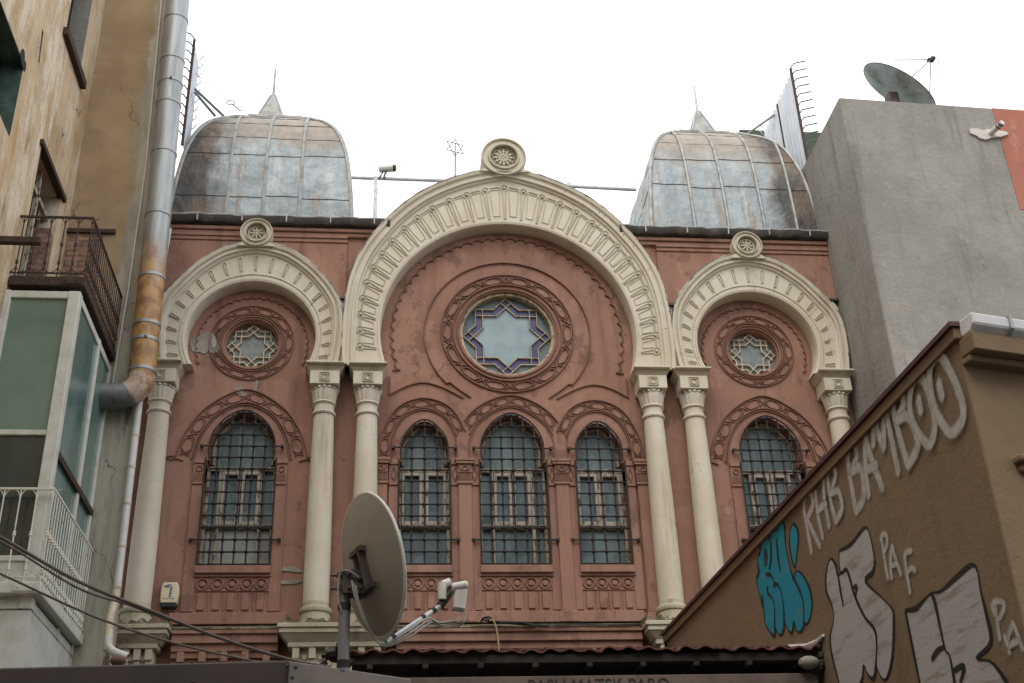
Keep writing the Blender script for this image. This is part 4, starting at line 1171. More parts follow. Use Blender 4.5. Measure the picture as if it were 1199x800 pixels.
# balconies ------------------------------------------------------
def balcony(name, mat, deckmat, x1, y0, y1, zf, zr, gap, knots, r=.009):
    d = MB()
    d.box(XA+.01, x1+.03, y0-.03, y1, zf-.16, zf)
    D = d.build(name, deckmat, LB, bevel=.01)
    e = MB(); e.box(x1-.32, x1-.02, y0-.045, y0-.028, zf-.13, zf-.03)
    for bx in (x1-.26, x1-.10): e.ball((bx, y0-.05, zf-.08), .018, 6, 4)
    e.build('bolted_plate', deckmat, D)
    rl_ = MB()
    rl_.box(XA-.25, x1+.015, y0-.015, y0+.015, zr-.02, zr+.012); rl_.box(x1-.015, x1+.015, y0+.015, y1, zr-.02, zr+.012)
    rl_.box(XA, x1+.01, y0-.01, y0+.01, zf+.06, zf+.08); rl_.box(x1-.01, x1+.01, y0+.01, y1, zf+.06, zf+.08)
    rl_.build('handrail', mat, D)
    ps = []
    x = x1
    while x > XA-.1: ps.append((x, y0, 1, 0)); x -= gap
    yy = y0+gap*.62
    while yy < y1-.02: ps.append((x1, yy, 0, 1)); yy += gap*.62
    for (x, yy, ux, uy) in ps:
        b = MB(); b.tube([(x, yy, zf-.02), (x, yy, zr)], r, 6)
        for kz in knots: b.lathe([(r, 0), (r*2.3, .018), (r*1.7, .04), (r*2.3, .062), (r, .08)], (x, yy, zf+kz), 7)
        g_ = gap*.5 if ux else gap*.31
        for s in (-1, 1):
            b.tube([(x+ux*s*g_*(1-math.cos(q)), yy+uy*s*g_*(1-math.cos(q)), zr-.16+.15*math.sin(q)) for q in [PI/2*i/4 for i in range(5)]], r*.7, 5)
            b.tube([(x+ux*s*g_*(1-math.cos(q)), yy+uy*s*g_*(1-math.cos(q)), zf+.20-.12*math.sin(q)) for q in [PI/2*i/4 for i in range(5)]], r*.7, 5)
        b.build('baluster', mat, D, smooth=True)
    return D
balcony('upper_balcony', 'rustiron', 'rustiron', -6.85, -3.66, YB-.02, 11.42, 12.51, .205, (.22, .55), .011)
balcony('lower_balcony', 'whiteiron', 'bayframe', -6.76, -3.86, YB-.02, 6.62, 7.93, .215, (.15, .62), .011)
m = MB(); p = at(0, 279, -4.9); m.box(XA, at(47, 279, -4.9).x, -4.9, -4.80, p.z-.05, p.z+.04); m.build('steel_beam', 'rustiron', LB)

# flue pipe ------------------------------------------------------
fp = thing('flue_pipe', (-6.4, -1.5, 10), 'fat galvanised flue pipe with orange rust climbing the corner of the tan tenement', 'pipe')
yF = -1.48
def fc(py, lx, rx):
    a, b = at(lx, py, yF), at(rx, py, yF); return (a+b)/2
top = fc(0, 195, 222); mid = fc(250, 168, 203); low = fc(440, 148.5, 183.5)
rad = .222
top = top+(top-mid)*.35
m = MB(); L = (top-low).length
m.tube([low, mid, top], rad, 28); FP = m.build('pipe_run', 'duct', fp, smooth=True)
for py in (27, 78, 106, 130, 186, 254, 330, 385, 403, 436):
    t = None
    best = min((abs(q-py), q) for q in (py,))
    # walk along the axis to the wanted picture height
    k = (py-440)/(250-440) if py >= 250 else None
    c = low+(mid-low)*k if k is not None else mid+(fc(0, 195, 222)-mid)*((250-py)/250)
    dr = (top-low).normalized(); h_ = .03; m = MB()
    m.tube([c-dr*h_, c-dr*h_*.9, c+dr*h_*.9, c+dr*h_], [rad, rad+.012, rad+.012, rad], 28, cap=False)
    if py in (106, 403): m.ball(c+Vector((.05, -rad-.02, 0)), .03, 6, 4)
    m.build('joint_band', 'galv', FP, smooth=True)
e1 = low+Vector((0, 0, -.28)); end = at(128, 490, yF)
e2 = Vector((low.x-.22, yF, end.z+.02))
m = MB(); m.tube([low, low+Vector((0, 0, -.08)), low+Vector((-.02, 0, -.17)), low+Vector((-.08, 0, -.27)), low+Vector((-.17, 0, -.33))], rad*.98, 24); m.build('pale_elbow', 'rustpale', fp, smooth=True)
m = MB(); c0 = low+Vector((-.13, 0, -.31))
m.tube([c0, c0+Vector((-.10, 0, -.05)), c0+Vector((-.22, 0, -.075)), c0+Vector((-.62, 0, -.08))], rad*.97, 24)
m.tube([c0+Vector((-.20, 0, -.073)), c0+Vector((-.23, 0, -.075))], rad*1.02, 24)
m.build('grey_elbow', 'greyelbow' if 'greyelbow' in M else 'galv', fp, smooth=True)

# white drainpipe ------------------------------------------------
dp = thing('drainpipe', tuple(at(140, 760, -1.0)), 'white plastic drainpipe with yellowed joints left of the leftmost column', 'pipe')
yd = -1.30
pth = [at(197, 268, yd), at(163, 470, yd), at(137, 690, yd)]
m = MB(); m.tube(pth, .062, 14); m.build('pipe_run', 'plastic', dp, smooth=True)
m = MB(); m.tube([at(137, 690, yd), at(134, 705, yd), at(129, 722, yd-.1), at(126, 762, yd-.15)], .066, 14); m.build('offset_bend', 'plastic_yel', dp, smooth=True)
m = MB(); m.tube([at(126.5, 745, yd-.15), at(126, 756, yd-.15), at(132, 763, yd-.2), at(150, 770, yd-.25)], .064, 14, cap=False); m.build('outlet', 'plastic', dp, smooth=True)
m = MB()
for px, py in ((186, 335), (157, 510), (153, 547), (150, 590), (143, 640), (137, 688), (127, 757)):
    # clip ring square to the pipe
    c = at(px, py, yd if py < 700 else yd-.15)
    if py < 700:
        seg = (pth[0], pth[1]) if py < 470 else (pth[1], pth[2]); dd = (seg[1]-seg[0]); tt = (c-seg[0]).dot(dd)/dd.length_squared; c = seg[0]+dd*tt; dd.normalize()
    else: dd = Vector((0, 0, 1))
    m = MB(); m.tube([c-dd*.018, c+dd*.018], .071, 14)
    m.build('pipe_clip', 'plastic_yel', dp, smooth=True)
m = MB(); m.tube([at(190, -10, YB-.05), at(170, 200, YB-.05), at(150, 340, YB-.05), at(131, 455, YB-.05), at(126, 462, YB-.05)], .016, 6)
tag(m.build('wall_cable', 'stripwire'), 'white cable running down the tenement wall beside the flue pipe', 'cable')

# ------------------------------------------------------------------ GREY BUILDING (right)
GB = thing('grey_building', (6.5, -2.07, 0), 'blank grey cement rendered building corner with a red painted strip', 'building')
GX, GY, GZ = 6.455, -2.07, 16.87
dv = Vector((3.29, .10, 0)).normalized()
def gp(s, d=0.0): return Vector((GX, GY, 0))+dv*s+Vector((0, d, 0))
def zroof(s): return GZ-.012*s
m = MB()
a, b = gp(0), gp(14)
m.hexa([tuple(a), tuple(b), (b.x, 12, 0), (GX, 12, 0)], [(a.x, a.y, GZ), (b.x, b.y, zroof(14)), (b.x, 12, zroof(14)), (GX, 12, GZ)])
G1 = m.build('wall', 'grey', GB, bevel=.02)
m = MB(); s0 = 3.17
q0, q1 = gp(s0, -.008), gp(13.9, -.008)
zl = at(1197, 242, GY).z
m.hexa([(q0.x, q0.y, zl), (q1.x, q1.y, zl), (q1.x, q1.y+.02, zl), (q0.x, q0.y+.02, zl)], [(q0.x, q0.y, zroof(s0)-.01), (q1.x, q1.y, zroof(13)-.03), (q1.x, q1.y+.02, zroof(13)-.03), (q0.x, q0.y+.02, zroof(s0)-.01)])
m.build('red_painted_wall', 'redwall', GB)
m = MB(); fo = at(1160, 155, GY)
yv = GY+(fo.x-GX)*dv.y/dv.x
m.plate(blob(fo.x-.05, fo.z, .27, .15, 44, 4, .32), [], yv-.05, yv+.02); m.build('filler_patch', 'foam', GB, bevel=.015)
fl_ = thing('flue_outlet', (fo.x, yv, fo.z), 'short white boiler flue poking from the grey building beside red paint', 'flue')
m = MB(); p0 = Vector((fo.x, yv+.02, fo.z)); dfl = Vector((.25, -.9, .05)).normalized()
m.tube([p0, p0+dfl*.34], .058, 14); m.build('flue_tube', 'lnb', fl_, smooth=True)
m = MB(); m.tube([p0+dfl*.28, p0+dfl*.31], .063, 14); m.tube([p0+dfl*.35, p0+dfl*.38], .063, 14); m.build('dark_collar', 'greypaint', fl_, smooth=True)
m = MB(); m.tube([p0+dfl*.34, p0+dfl*.41], .05, 14); m.build('flue_end', 'plastic', fl_, smooth=True)
# green sheet behind the screen
m = MB(); a, b = at(936, 165, 3.2), at(962, 165, 3.2); m.box(6.3, 9.5, 3.2, 6, 15.0, a.z+.3)
tag(m.build('green_roof_hut', 'greenroof', bevel=.02), 'dark green sheet-clad roof hut behind the grey building corner', 'hut')

# ------------------------------------------------------------------ dishes
def frame_from(n, up):
    n = n.normalized(); x = up.cross(n).normalized(); y = n.cross(x); return x, y, n
def dish(t, c, n, up, rx, ry, depth, mat, rimmat, th=.008):
    x, y, z = frame_from(n, up)
    m = MB(); NR, NA = 12, 56; idx = []
    for side in (0, 1):
        for i in range(NR+1):
            q = i/NR
            for k in range(NA):
                a = 2*PI*k/NA
                m.v.append(tuple(c+x*(rx*q*math.cos(a))+y*(ry*q*math.sin(a))+z*(depth*(q*q-1)-side*th)))
    def id_(s, i, k): return s*(NR+1)*NA+i*NA+k % NA
    for s in (0, 1):
        for i in range(NR):
            for k in range(NA): m.f.append((id_(s, i, k), id_(s, i+1, k), id_(s, i+1, k+1), id_(s, i, k+1)))
    o = m.build('reflector', mat, t, smooth=True, angle=60)
    r_ = MB(); r_.tube([c+x*(rx*1.004*math.cos(2*PI*k/NA))+y*(ry*1.004*math.sin(2*PI*k/NA)) for k in range(NA+1)], .011, 6, cap=False)
    r_.build('rim', rimmat, o, smooth=True)
    return x, y, z
YD = -12.5
base = at(402, 781, YD)
dt = thing('satellite_dish', tuple(base), 'large grey satellite dish on a rusty pole seen from behind, in front of the columns', 'satellite dish')
dc = at(436.0, 661, YD)
vd = (dc-CAM).normalized()
side = Vector((0, 0, 1)).cross(vd).normalized()*-1           # to the right of the view
upv = side.cross(vd)
n = (side*.885+vd*.43+upv*.12).normalized()
upd = (Vector((0, 0, 1))-side*.10).normalized()
dx, dyv, dz = dish(dt, dc, n, upd, .435, .45, .08, 'dishgrey', 'dishrim')
m = MB(); pt0 = at(404, 668, YD); m.tube([base-Vector((0, 0, .03)), pt0], .036, 16); PO = m.build('pole', 'pole', dt, smooth=True)
for py in (712, 778):
    m = MB(); c = base+(pt0-base)*((781-py)/(781-668)); m.tube([c-Vector((0, 0, .022)), c+Vector((0, 0, .022))], .041, 14); m.build('black_tape', 'blackrub', PO)
bk = dc-dz*.085-dx*.0
m = MB()
for py in (674, 690):
    c = base+(pt0-base)*((781-py)/(781-668))
    m.tube([c-Vector((0, 0, .012)), c+Vector((0, 0, .012))], .052, 12)
    m.tube([c+side*-.09+vd*.0, c+side*.10], .009, 6); m.tube([c+side*-.09-vd*.05, c+side*.10-vd*.05], .007, 6)
cp = base+(pt0-base)*((781-682)/(781-668))
hub = dc-dz*.085-dyv*.07-dx*.05
dirh = hub-cp
i0 = len(m.v)
m.tube([cp+side*.05, hub], [.045, .05], 4)
hq = hub-dz*.02
for (p_, q_, r_w) in ((hq+dyv*.17-dx*.03, hq-dyv*.10-dx*.03, .03), (hq+dyv*.17+dx*.06, hq-dyv*.10+dx*.06, .022), (hq+dx*.17-dyv*.10, hq-dx*.12-dyv*.10, .024), (hq+dx*.10+dyv*.15, hq-dx*.08+dyv*.15, .024)): m.tube([p_, q_], r_w, 4)
m.box(cp.x-.01, cp.x+.13, cp.y-.07, cp.y+.05, cp.z-.09, cp.z+.06)
for sx_ in (.03, .10):
    for sz_ in (-.06, .03): m.ball((cp.x+sx_, cp.y-.075, cp.z+sz_), .012, 6, 4)
m.build('mount_bracket', 'bracket', dt)
ab = at(452, 752, YD+.05); ae = at(521, 706, YD+.25)
m = MB(); m.tube([dc-dyv*.45, ab, ae], .014, 8); ARM = m.build('feed_arm', 'galvlight', dt, smooth=True)
for q in (.12, .62, .80):
    m = MB(); c = ab+(ae-ab)*q; d_ = (ae-ab).normalized(); m.tube([c-d_*.012, c+d_*.012], .020, 8); m.build('black_tie', 'blackrub', ARM)
m = MB(); m.tube([ae-(ae-ab).normalized()*.04, ae+Vector((.05, .02, .10))], .03, 6); HD = m.build('feed_clamp', 'bracket', dt)
L1 = at(521, 695, YD+.25); L2 = at(538, 692, YD+.2); 
m = MB()
m.tube([L1+Vector((-.02, -.03, -.05)), L1+Vector((-.02, -.03, .06))], [.029, .029], 12); m.tube([L1+Vector((-.02, -.03, .05)), L1+Vector((.03, -.01, .075))], .026, 10)
m.build('feed_horn', 'lnb', dt, smooth=True)
m = MB()
m.box(L2.x-.036, L2.x+.044, L2.y-.04, L2.y+.04, L2.z-.13, L2.z+.02)
i0 = 0
mid_ = Vector((L2.x, L2.y, L2.z-.05)); m.xform(Matrix.Translation(mid_) @ Matrix.Rotation(R(8), 4, 'Y') @ Matrix.Translation(-mid_))
m.tube([L2+Vector((-.05, -.02, .015)), L2+Vector((.055, -.03, .033))], .028, 12)
m.build('converter_box', 'lnb', dt, bevel=.01, smooth=True)
m = MB()
for k in range(3):
    o = Vector((.012*k, .01*k, -.012*k))
    st = L2+Vector((-.02+.025*k, 0, -.15))
    m.tube(crom([st, st+Vector((0, 0, -.05)), at(533, 727, YD+.22)+o, at(514, 729, YD+.2)+o, at(500, 724, YD+.17)+o, at(474, 741, YD+.08)+o, ab+o*.5-Vector((.02, 0, .01)), at(430, 735, YD-.04)+o, at(416, 700, YD-.1)+o, at(412, 680, YD-.1)+o], 6), .006, 5)
m.tube(crom([at(420, 676, YD-.08), at(408, 668, YD-.1), at(398, 672, YD-.06), at(396, 700, YD-.05), at(400, 715, YD-.045)], 6), .006, 5)
m.build('feed_cable', 'greycable', dt, smooth=True)
# roof dish
rc = at(1053, 104, -.9)
rd = thing('satellite_dish', tuple(rc-Vector((0, 0, .9))), 'faded satellite dish tilted on the grey building roof against the sky', 'satellite dish')
vd2 = (rc-CAM).normalized(); sd2 = Vector((0, 0, 1)).cross(vd2).normalized()*-1; up2 = sd2.cross(vd2)
n2 = (sd2*.68+vd2*.40+up2*.63).normalized()
d2x, d2y, d2z = dish(rd, rc, n2, up2, .80, .86, .14, 'dishpale', 'greypaint')
fo2 = at(1090, 70, -.6)
m = MB()
for q in (at(1047, 70.5, -.75), at(1068, 90, -1.3), at(1088, 120, -.5)): m.tube([q, fo2], .012, 5)
m.tube(crom([fo2+Vector((.05, 0, 0)), fo2+Vector((.16, 0, -.05)), fo2+Vector((.12, .1, -.25)), fo2+Vector((.02, 0, -.45))], 6), .007, 4)
m.build('feed_strut', 'greypaint', rd)
m = MB(); m.box(fo2.x-.08, fo2.x+.06, fo2.y-.05, fo2.y+.05, fo2.z-.05, fo2.z+.02); m.box(fo2.x+.0, fo2.x+.1, fo2.y-.05, fo2.y+.05, fo2.z+.0, fo2.z+.07); m.build('feed_horn', 'blackrub', rd, bevel=.01)
m = MB(); bb = at(1043, 112, -1.1); m.box(bb.x-.10, bb.x+.12, bb.y-.12, bb.y+.12, 16.75, bb.z+.02); m.build('mount_bracket', 'bracket', rd, bevel=.02)

# ------------------------------------------------------------------ OCHRE BUILDING with graffiti
PE, PC = Vector((2.0, -2.05, 0)), Vector((2.38, -11.62, 0))
wd_ = (PC-PE).normalized(); nO = Vector((wd_.y, -wd_.x, 0)).normalized()
if nO.x > 0: nO = -nO
ZO = 6.31
fdir = Vector((.68, .15, 0)).normalized(); PF = PC+fdir*9
OB = thing('ochre_building', tuple((PE+PC)/2), 'ochre rendered side building covered in white, turquoise and silver graffiti', 'building')
m = MB()
foot = [PE, PC, PF, Vector((PF.x, PE.y, 0))]
m.hexa([(p.x, p.y, 0) for p in foot], [(p.x, p.y, ZO-.02) for p in foot])
m.build('wall', 'ochre', OB, bevel=.012)
def along(a, b, off0, off1, z0, z1, nrm, m):
    m.hexa([tuple(a+nrm*off0+Vector((0, 0, z0))), tuple(b+nrm*off0+Vector((0, 0, z0))), tuple(b+nrm*off1+Vector((0, 0, z0))), tuple(a+nrm*off1+Vector((0, 0, z0)))],
           [tuple(a+nrm*off0+Vector((0, 0, z1))), tuple(b+nrm*off0+Vector((0, 0, z1))), tuple(b+nrm*off1+Vector((0, 0, z1))), tuple(a+nrm*off1+Vector((0, 0, z1)))])
nF = Vector((fdir.y, -fdir.x, 0)); nF = nF if nF.y < 0 else -nF
m = MB(); along(PE-wd_*.03, PC+wd_*.05, -.02, .045, ZO-.10, ZO+.005, nO, m); VG = m.build('verge_board', 'ochre', OB, bevel=.006)
M['verge'] = simple('dark_red_flashing', (.085, .03, .03), .6, c2=(.05, .022, .022), scale=5)
m = MB(); along(PE-wd_*.05, PC+wd_*.07, -.15, .075, ZO+.007, ZO+.05, nO, m)
along(PE-wd_*.032, PE-wd_*.012, -.6, .03, 4.8, ZO+.0, nO, m)
m.build('verge_flashing', 'verge', VG)
m = MB()
along(PC+wd_*.03, PF, -.02, .16, ZO-.26, ZO-.10, nF, m); along(PC+wd_*.0, PF, -.02, .10, ZO-.32, ZO-.262, nF, m)
m.build('eaves_cornice', 'ochre', OB, bevel=.008)
m = MB(); sec = [(.05, .0), (.17, .0), (.23, .05), (.23, .15), (.05, .15)]
a0 = PC-fdir*.0
for k, p in enumerate((a0, PF)):
    for u, v in sec: q = p+nF*u; m.v.append((q.x, q.y, ZO-.095+v))
q = len(sec)
for k in range(q): m.f.append((k, (k+1) % q, q+(k+1) % q, q+k))
m.f += [tuple(range(q)), tuple(reversed(range(q, 2*q)))]
GG = m.build('white_gutter', 'gutwhite', OB, bevel=.012)
m = MB()
for s in (.36, 1.3, 2.3):
    c = a0+fdir*s
    o = len(m.v)
    for w in (0, .03):
        for u, v in [(.04, -.012), (.175, -.012), (.242, .045), (.242, .165), (.04, .165)]: p = c+fdir*w+nF*u; m.v.append((p.x, p.y, ZO-.095+v))
    for k in range(5): m.f.append((o+k, o+(k+1) % 5, o+5+(k+1) % 5, o+5+k))
    m.f += [tuple(o+k for k in range(5)), tuple(o+5+k for k in reversed(range(5)))]
m.build('gutter_clip', 'galv', GG)
pw = atp(1186, 540, PC, nF); m = MB()
u0 = (pw-PC).dot(fdir)
for (a, b, z0, z1, pr_) in ((u0, u0+1.6, -.03, .03, .10), (u0+.03, u0+1.57, -.10, -.03, .06)):
    along(PC+fdir*a, PC+fdir*b, -.01, pr_, pw.z+z0, pw.z+z1, nF, m)
m.build('window_hood_mould', 'ochre', OB, bevel=.015)

# graffiti, on the wall plane
def gpt(z, x, y, off): 
    x0, y0, s = z; return atp(x0+x/s, y0+y/s, PE+nO*off, nO)
def ribbon(m, cov, P3, w, n=6):
    P3 = crom(P3, n) if len(P3) > 2 else [Vector(P3[0]).lerp(Vector(P3[-1]), i/6) for i in range(7)]
    # rounded ends
    a, b = (P3[0]-P3[1]).normalized(), (P3[-1]-P3[-2]).normalized()
    P3 = [P3[0]+a*w*.45]+P3+[P3[-1]+b*w*.45]
    o = len(m.v); N = len(P3)
    for i, p in enumerate(P3):
        d = (P3[min(i+1, N-1)]-P3[max(i-1, 0)]).normalized(); t = d.cross(nO)
        e = .35 if i in (0, N-1) else 1.0
        for k in (-1, -.25, .25, 1):
            m.v.append(tuple(p+t*(w*.5*k*e))); cov.append(0.0 if (abs(k) == 1 or i in (0, N-1)) else 1.0)
    for i in range(N-1):
        for k in range(3): m.f.append((o+4*i+k, o+4*(i+1)+k, o+4*(i+1)+k+1, o+4*i+k+1))
def build_cov(m, cov, name, mat, parent):
    me = bpy.data.meshes.new(name); off = wloc(parent)
    me.from_pydata([tuple(Vector(v)-off) for v in m.v], [], m.f)
    at_ = me.attributes.new('cover', 'FLOAT', 'POINT')
    for i, c in enumerate(cov): at_.data[i].value = c
    me.materials.append(M[mat]); o = bpy.data.objects.new(name, me); COL.objects.link(o); o.parent = parent
    return o
G1_ = (930, 400, 3.076); G2 = (875, 600, 5.0); G3 = (950, 600, 4.0); G4 = (1050, 640, 5.0)
def strokes(z, L, w, off, name, label):
    for i, word in enumerate(L):
        m = MB(); cov = []
        for j, st in enumerate(word):
            c0_ = len(cov); ribbon(m, cov, [gpt(z, x, y, off-.0005-.00005*j) for x, y in st], w*1.9); cov[c0_:] = [q*.30 for q in cov[c0_:]]
        for j, st in enumerate(word): ribbon(m, cov, [gpt(z, x, y, off+.0012*j) for x, y in st], w)
        o = build_cov(m, cov, name, 'sprayw', OB); o['label'] = label[i]
RHB = [
 [(40, 545), (35, 600), (48, 680), (62, 760)], [(38, 550), (58, 545), (66, 590), (46, 640)], [(46, 640), (70, 690), (92, 738)],
 [(76, 545), (85, 620), (102, 705)], [(105, 490), (110, 580), (126, 665)], [(82, 612), (114, 582)],
 [(118, 470), (128, 560), (150, 645)], [(118, 470), (140, 448), (148, 490), (128, 548)], [(128, 548), (158, 540), (172, 600), (150, 648)]]
BAM = [
 [(190, 400), (203, 500), (222, 610)], [(190, 400), (214, 358), (224, 410), (205, 472)], [(205, 472), (240, 458), (250, 560), (222, 612)],
 [(256, 350), (256, 450), (268, 555)], [(258, 350), (280, 430), (318, 530)], [(262, 462), (296, 445)],
 [(284, 375), (288, 285), (302, 330), (322, 385)], [(322, 385), (325, 250), (350, 350), (375, 472)],
 [(352, 205), (368, 300), (408, 440)], [(352, 205), (378, 172), (392, 225), (368, 285)], [(368, 285), (412, 272), (445, 370), (408, 450)],
 [(440, 120), (420, 170), (416, 240), (436, 312), (482, 372), (502, 335), (505, 275), (490, 200), (465, 140), (438, 122)], [(448, 208), (452, 230), (456, 252)],
 [(512, 50), (490, 90), (488, 150), (506, 240), (560, 328), (602, 290), (608, 235), (588, 170), (560, 105), (532, 58), (508, 52)], [(520, 148), (527, 175), (533, 200)]]
strokes(G1_, [RHB], .125, .006, 'graffiti_word', ['white sprayed letters RHB'])
strokes(G1_, [BAM], .15, .006, 'graffiti_word', ['white sprayed letters BAMBOO'])
PAF = [[(328, 115), (340, 200), (358, 312)], [(326, 130), (335, 103), (352, 110), (354, 150), (338, 190)], [(378, 158), (370, 230), (376, 308)], [(378, 158), (396, 222), (420, 292)], [(374, 250), (402, 240)],
       [(468, 178), (440, 195), (444, 262), (462, 374)], [(448, 278), (470, 262), (486, 272)]]
strokes(G3, [PAF], .085, .006, 'graffiti_word', ['white sprayed letters PAF'])
PA = [[(575, 350), (590, 450), (603, 545)], [(575, 400), (560, 345), (590, 320), (628, 340), (612, 400), (592, 428)], [(682, 450), (650, 540), (660, 622)], [(680, 450), (708, 520), (738, 605)], [(655, 585), (716, 548)], [(632, 520), (650, 580)]]
strokes(G4, [PA], .075, .006, 'graffiti_word', ['white sprayed letters PA'])
def poly(z, pts, off, n=4):
    P = crom(list(pts)+[pts[0]], n)[:-1]
    return [gpt(z, p.x, p.y, off) for p in P]
def fillpoly(m, P):
    # tessellate in wall coordinates
    q = [Vector((p.dot(wd_), p.z, 0)) for p in P]
    o = len(m.v); m.v += [tuple(p) for p in P]
    for t in tessellate_polygon([q]): m.f.append(tuple(o+i for i in t))
def piece(z, polys, lines, mat, w, label):
    m = MB()
    for i, pl in enumerate(polys): fillpoly(m, poly(z, pl, .004+.0006*i))
    o = m.build('graffiti_piece', mat, OB); o['label'] = label
    l = MB()
    def rib(P, ww, off):
        N = len(P); o_ = len(l.v)
        for i, p in enumerate(P):
            d = (P[min(i+1, N-1)]-P[max(i-1, 0)]).normalized(); t = d.cross(nO)
            ww2 = ww*(.8+.35*math.sin(i*.37))
            for k in (-.5, .5): l.v.append(tuple(p+t*ww2*k+nO*off))
        for i in range(N-1): l.f.append((o_+2*i, o_+2*i+2, o_+2*i+3, o_+2*i+1))
    for i, pl in enumerate(polys):
        P = poly(z, pl, .0062); rib(P+[P[0]], w*.8, .0008*i)
    for i, ln in enumerate(lines): rib([gpt(z, p.x, p.y, .0062) for p in crom(ln, 5)], w*.8, .0026+.0004*i)
    l.build('graffiti_outline', 'outline', o)
BL = [(62, 250), (72, 240), (80, 185), (105, 148), (128, 155), (135, 120), (150, 95), (168, 105), (175, 65), (195, 48), (215, 70), (222, 180), (240, 280), (262, 365), (274, 395), (280, 355), (300, 345), (335, 385), (365, 450), (378, 540), (365, 620), (345, 655), (332, 648), (325, 680), (305, 700), (285, 685), (272, 640), (265, 690), (250, 705), (225, 660), (215, 650), (212, 690), (198, 715), (180, 710), (164, 680), (160, 720), (145, 715), (120, 680), (102, 640), (95, 560), (84, 535), (72, 480), (60, 430), (55, 380), (64, 365), (60, 300)]
TD = [(268, 65), (290, 90), (298, 150), (290, 230), (278, 320), (262, 280), (248, 200), (248, 110)]
piece(G2, [BL, TD], [[(105, 215), (102, 260), (103, 305), (112, 305), (114, 250), (109, 212)], [(108, 365), (130, 362), (150, 385), (158, 410)], [(122, 432), (118, 465), (148, 505), (160, 560), (160, 690)], [(153, 438), (165, 415), (190, 440), (208, 510), (215, 600), (215, 660)], [(172, 150), (180, 260), (195, 345)], [(135, 165), (140, 260), (128, 335)], [(264, 370), (300, 440), (328, 520), (332, 640)], [(88, 480), (92, 540)], [(62, 300), (70, 360)]], 'bluefill', .05, 'turquoise bubble letters with black outline')
S1 = [(95, 215), (115, 250), (125, 295), (160, 268), (178, 310), (205, 395), (250, 490), (295, 550), (305, 620), (300, 740), (288, 778), (265, 760), (245, 715), (240, 770), (228, 810), (215, 850), (150, 850), (120, 760), (95, 660), (88, 580), (105, 500), (95, 430), (70, 370), (68, 300), (80, 235)]
S2 = [(130, 180), (185, 150), (245, 75), (270, 95), (295, 220), (285, 280), (252, 322), (330, 400), (375, 450), (385, 500), (378, 680), (345, 785), (305, 720), (306, 620), (296, 550), (251, 490), (206, 400), (190, 340), (165, 270), (140, 285), (130, 240)]
piece(G3, [S2, S1], [[(125, 295), (138, 370), (150, 440)], [(195, 355), (213, 347), (205, 395)]], 'silver', .05, 'silver and black throw-up letters below the turquoise piece')
S3 = [(50, 375), (110, 365), (150, 325), (200, 275), (260, 260), (350, 180), (435, 110), (470, 140), (490, 260), (520, 380), (550, 560), (465, 655), (540, 670), (600, 730), (660, 830), (690, 900), (165, 900), (135, 800), (90, 580)]
piece(G4, [S3], [[(200, 275), (225, 330), (280, 590), (310, 640), (340, 800), (350, 890)], [(205, 665), (240, 610), (285, 585)], [(330, 730), (395, 700), (372, 800)]], 'silver', .055, 'large silver and black throw-up letters near the corner')

# ------------------------------------------------------------------ PANTILE SHED
SH = thing('tiled_shed', (-.2, -7.4, 0), 'low dark shed with red pantile eaves in front of the synagogue', 'shed')
YE = -7.85; xl, xr = -2.62, 2.20; ze = 4.66
tl = MB(); pitch = math.tan(R(13)); NX = int((xr-xl)/.02); rows = 12; o = 0
def wave(x, k): 
    u = ((x-xl)/.198+.0*k) % 1.0
    return .024*(math.sin(PI*u/.62) if u < .62 else -.25*math.sin(PI*(u-.62)/.38))
rnd = random.Random(4)
jit = {}
for r_ in range(rows):
    y0 = YE+r_*.42; y1 = y0+.46
    o = len(tl.v)
    for i in range(NX+1):
        x = xl+(xr-xl)*i/NX; c_ = int((x-xl)/.198); j = jit.setdefault((r_, c_), (rnd.uniform(-.025, .02), rnd.uniform(-.008, .012)))
        w = wave(x, r_)
        z0 = ze+(y0-YE)*pitch; z1 = ze+(y1-YE)*pitch-.03
        tl.v += [(x, y0+j[0], z0+w+j[1]-.018), (x, y0+j[0], z0+w+j[1]), (x, y1, z1+w)]
    for i in range(NX):
        a = o+3*i; tl.f += [(a, a+3, a+4, a+1), (a+1, a+4, a+5, a+2)]
tl.build('pantile_roof', 'tile', SH, smooth=True, angle=40)
m = MB(); m.box(xl+.02, xr-.01, YE+.05, YE+.10, ze-.12, ze-.03)
m.box(xl+.05, xr-.01, YE+.12, YE+5.6, ze-.12, ze-.085)
k = xl+.2
while k < xr: m.box(k, k+.06, YE+.02, YE+1.0, ze-.17, ze-.122); k += .55
m.build('sooty_eaves', 'darkwood', SH, bevel=.006)
m = MB(); m.box(xl+.1, xr-.03, YE+.25, YE+.40, 0, ze-.20); m.box(xl+.1, xr-.05, YE+.02, YE+.25, 3.6, at(700, 791, YE+.02).z); SW = m.build('front_wall', 'shedwall', SH, bevel=.006)
cu = bpy.data.curves.new('painted_sign', 'FONT'); cu.body = 'PASLI MATSK PARO'; cu.size = .20; cu.extrude = .002
ft = bpy.data.objects.new('painted_sign', cu); COL.objects.link(ft); ft.parent = SW
tp = at(617, 797, YE+.02); ft.rotation_euler = (R(90), 0, 0)
cu.materials.append(M['paintblack'])
bpy.context.view_layer.update()
sx_ = (at(782, 797, YE+.02).x-tp.x)/max(.01, ft.dimensions.x)
ft.scale = (sx_, 1.0, 1)
ft.location = Vector((tp.x, YE+.017, at(617, 795, YE+.02).z-.145))-wloc(SW)
bpy.context.view_layer.update()
me_ = bpy.data.meshes.new_from_object(ft.evaluated_get(bpy.context.evaluated_depsgraph_get()))
f2 = bpy.data.objects.new('painted_sign', me_); COL.objects.link(f2); f2.parent = SW
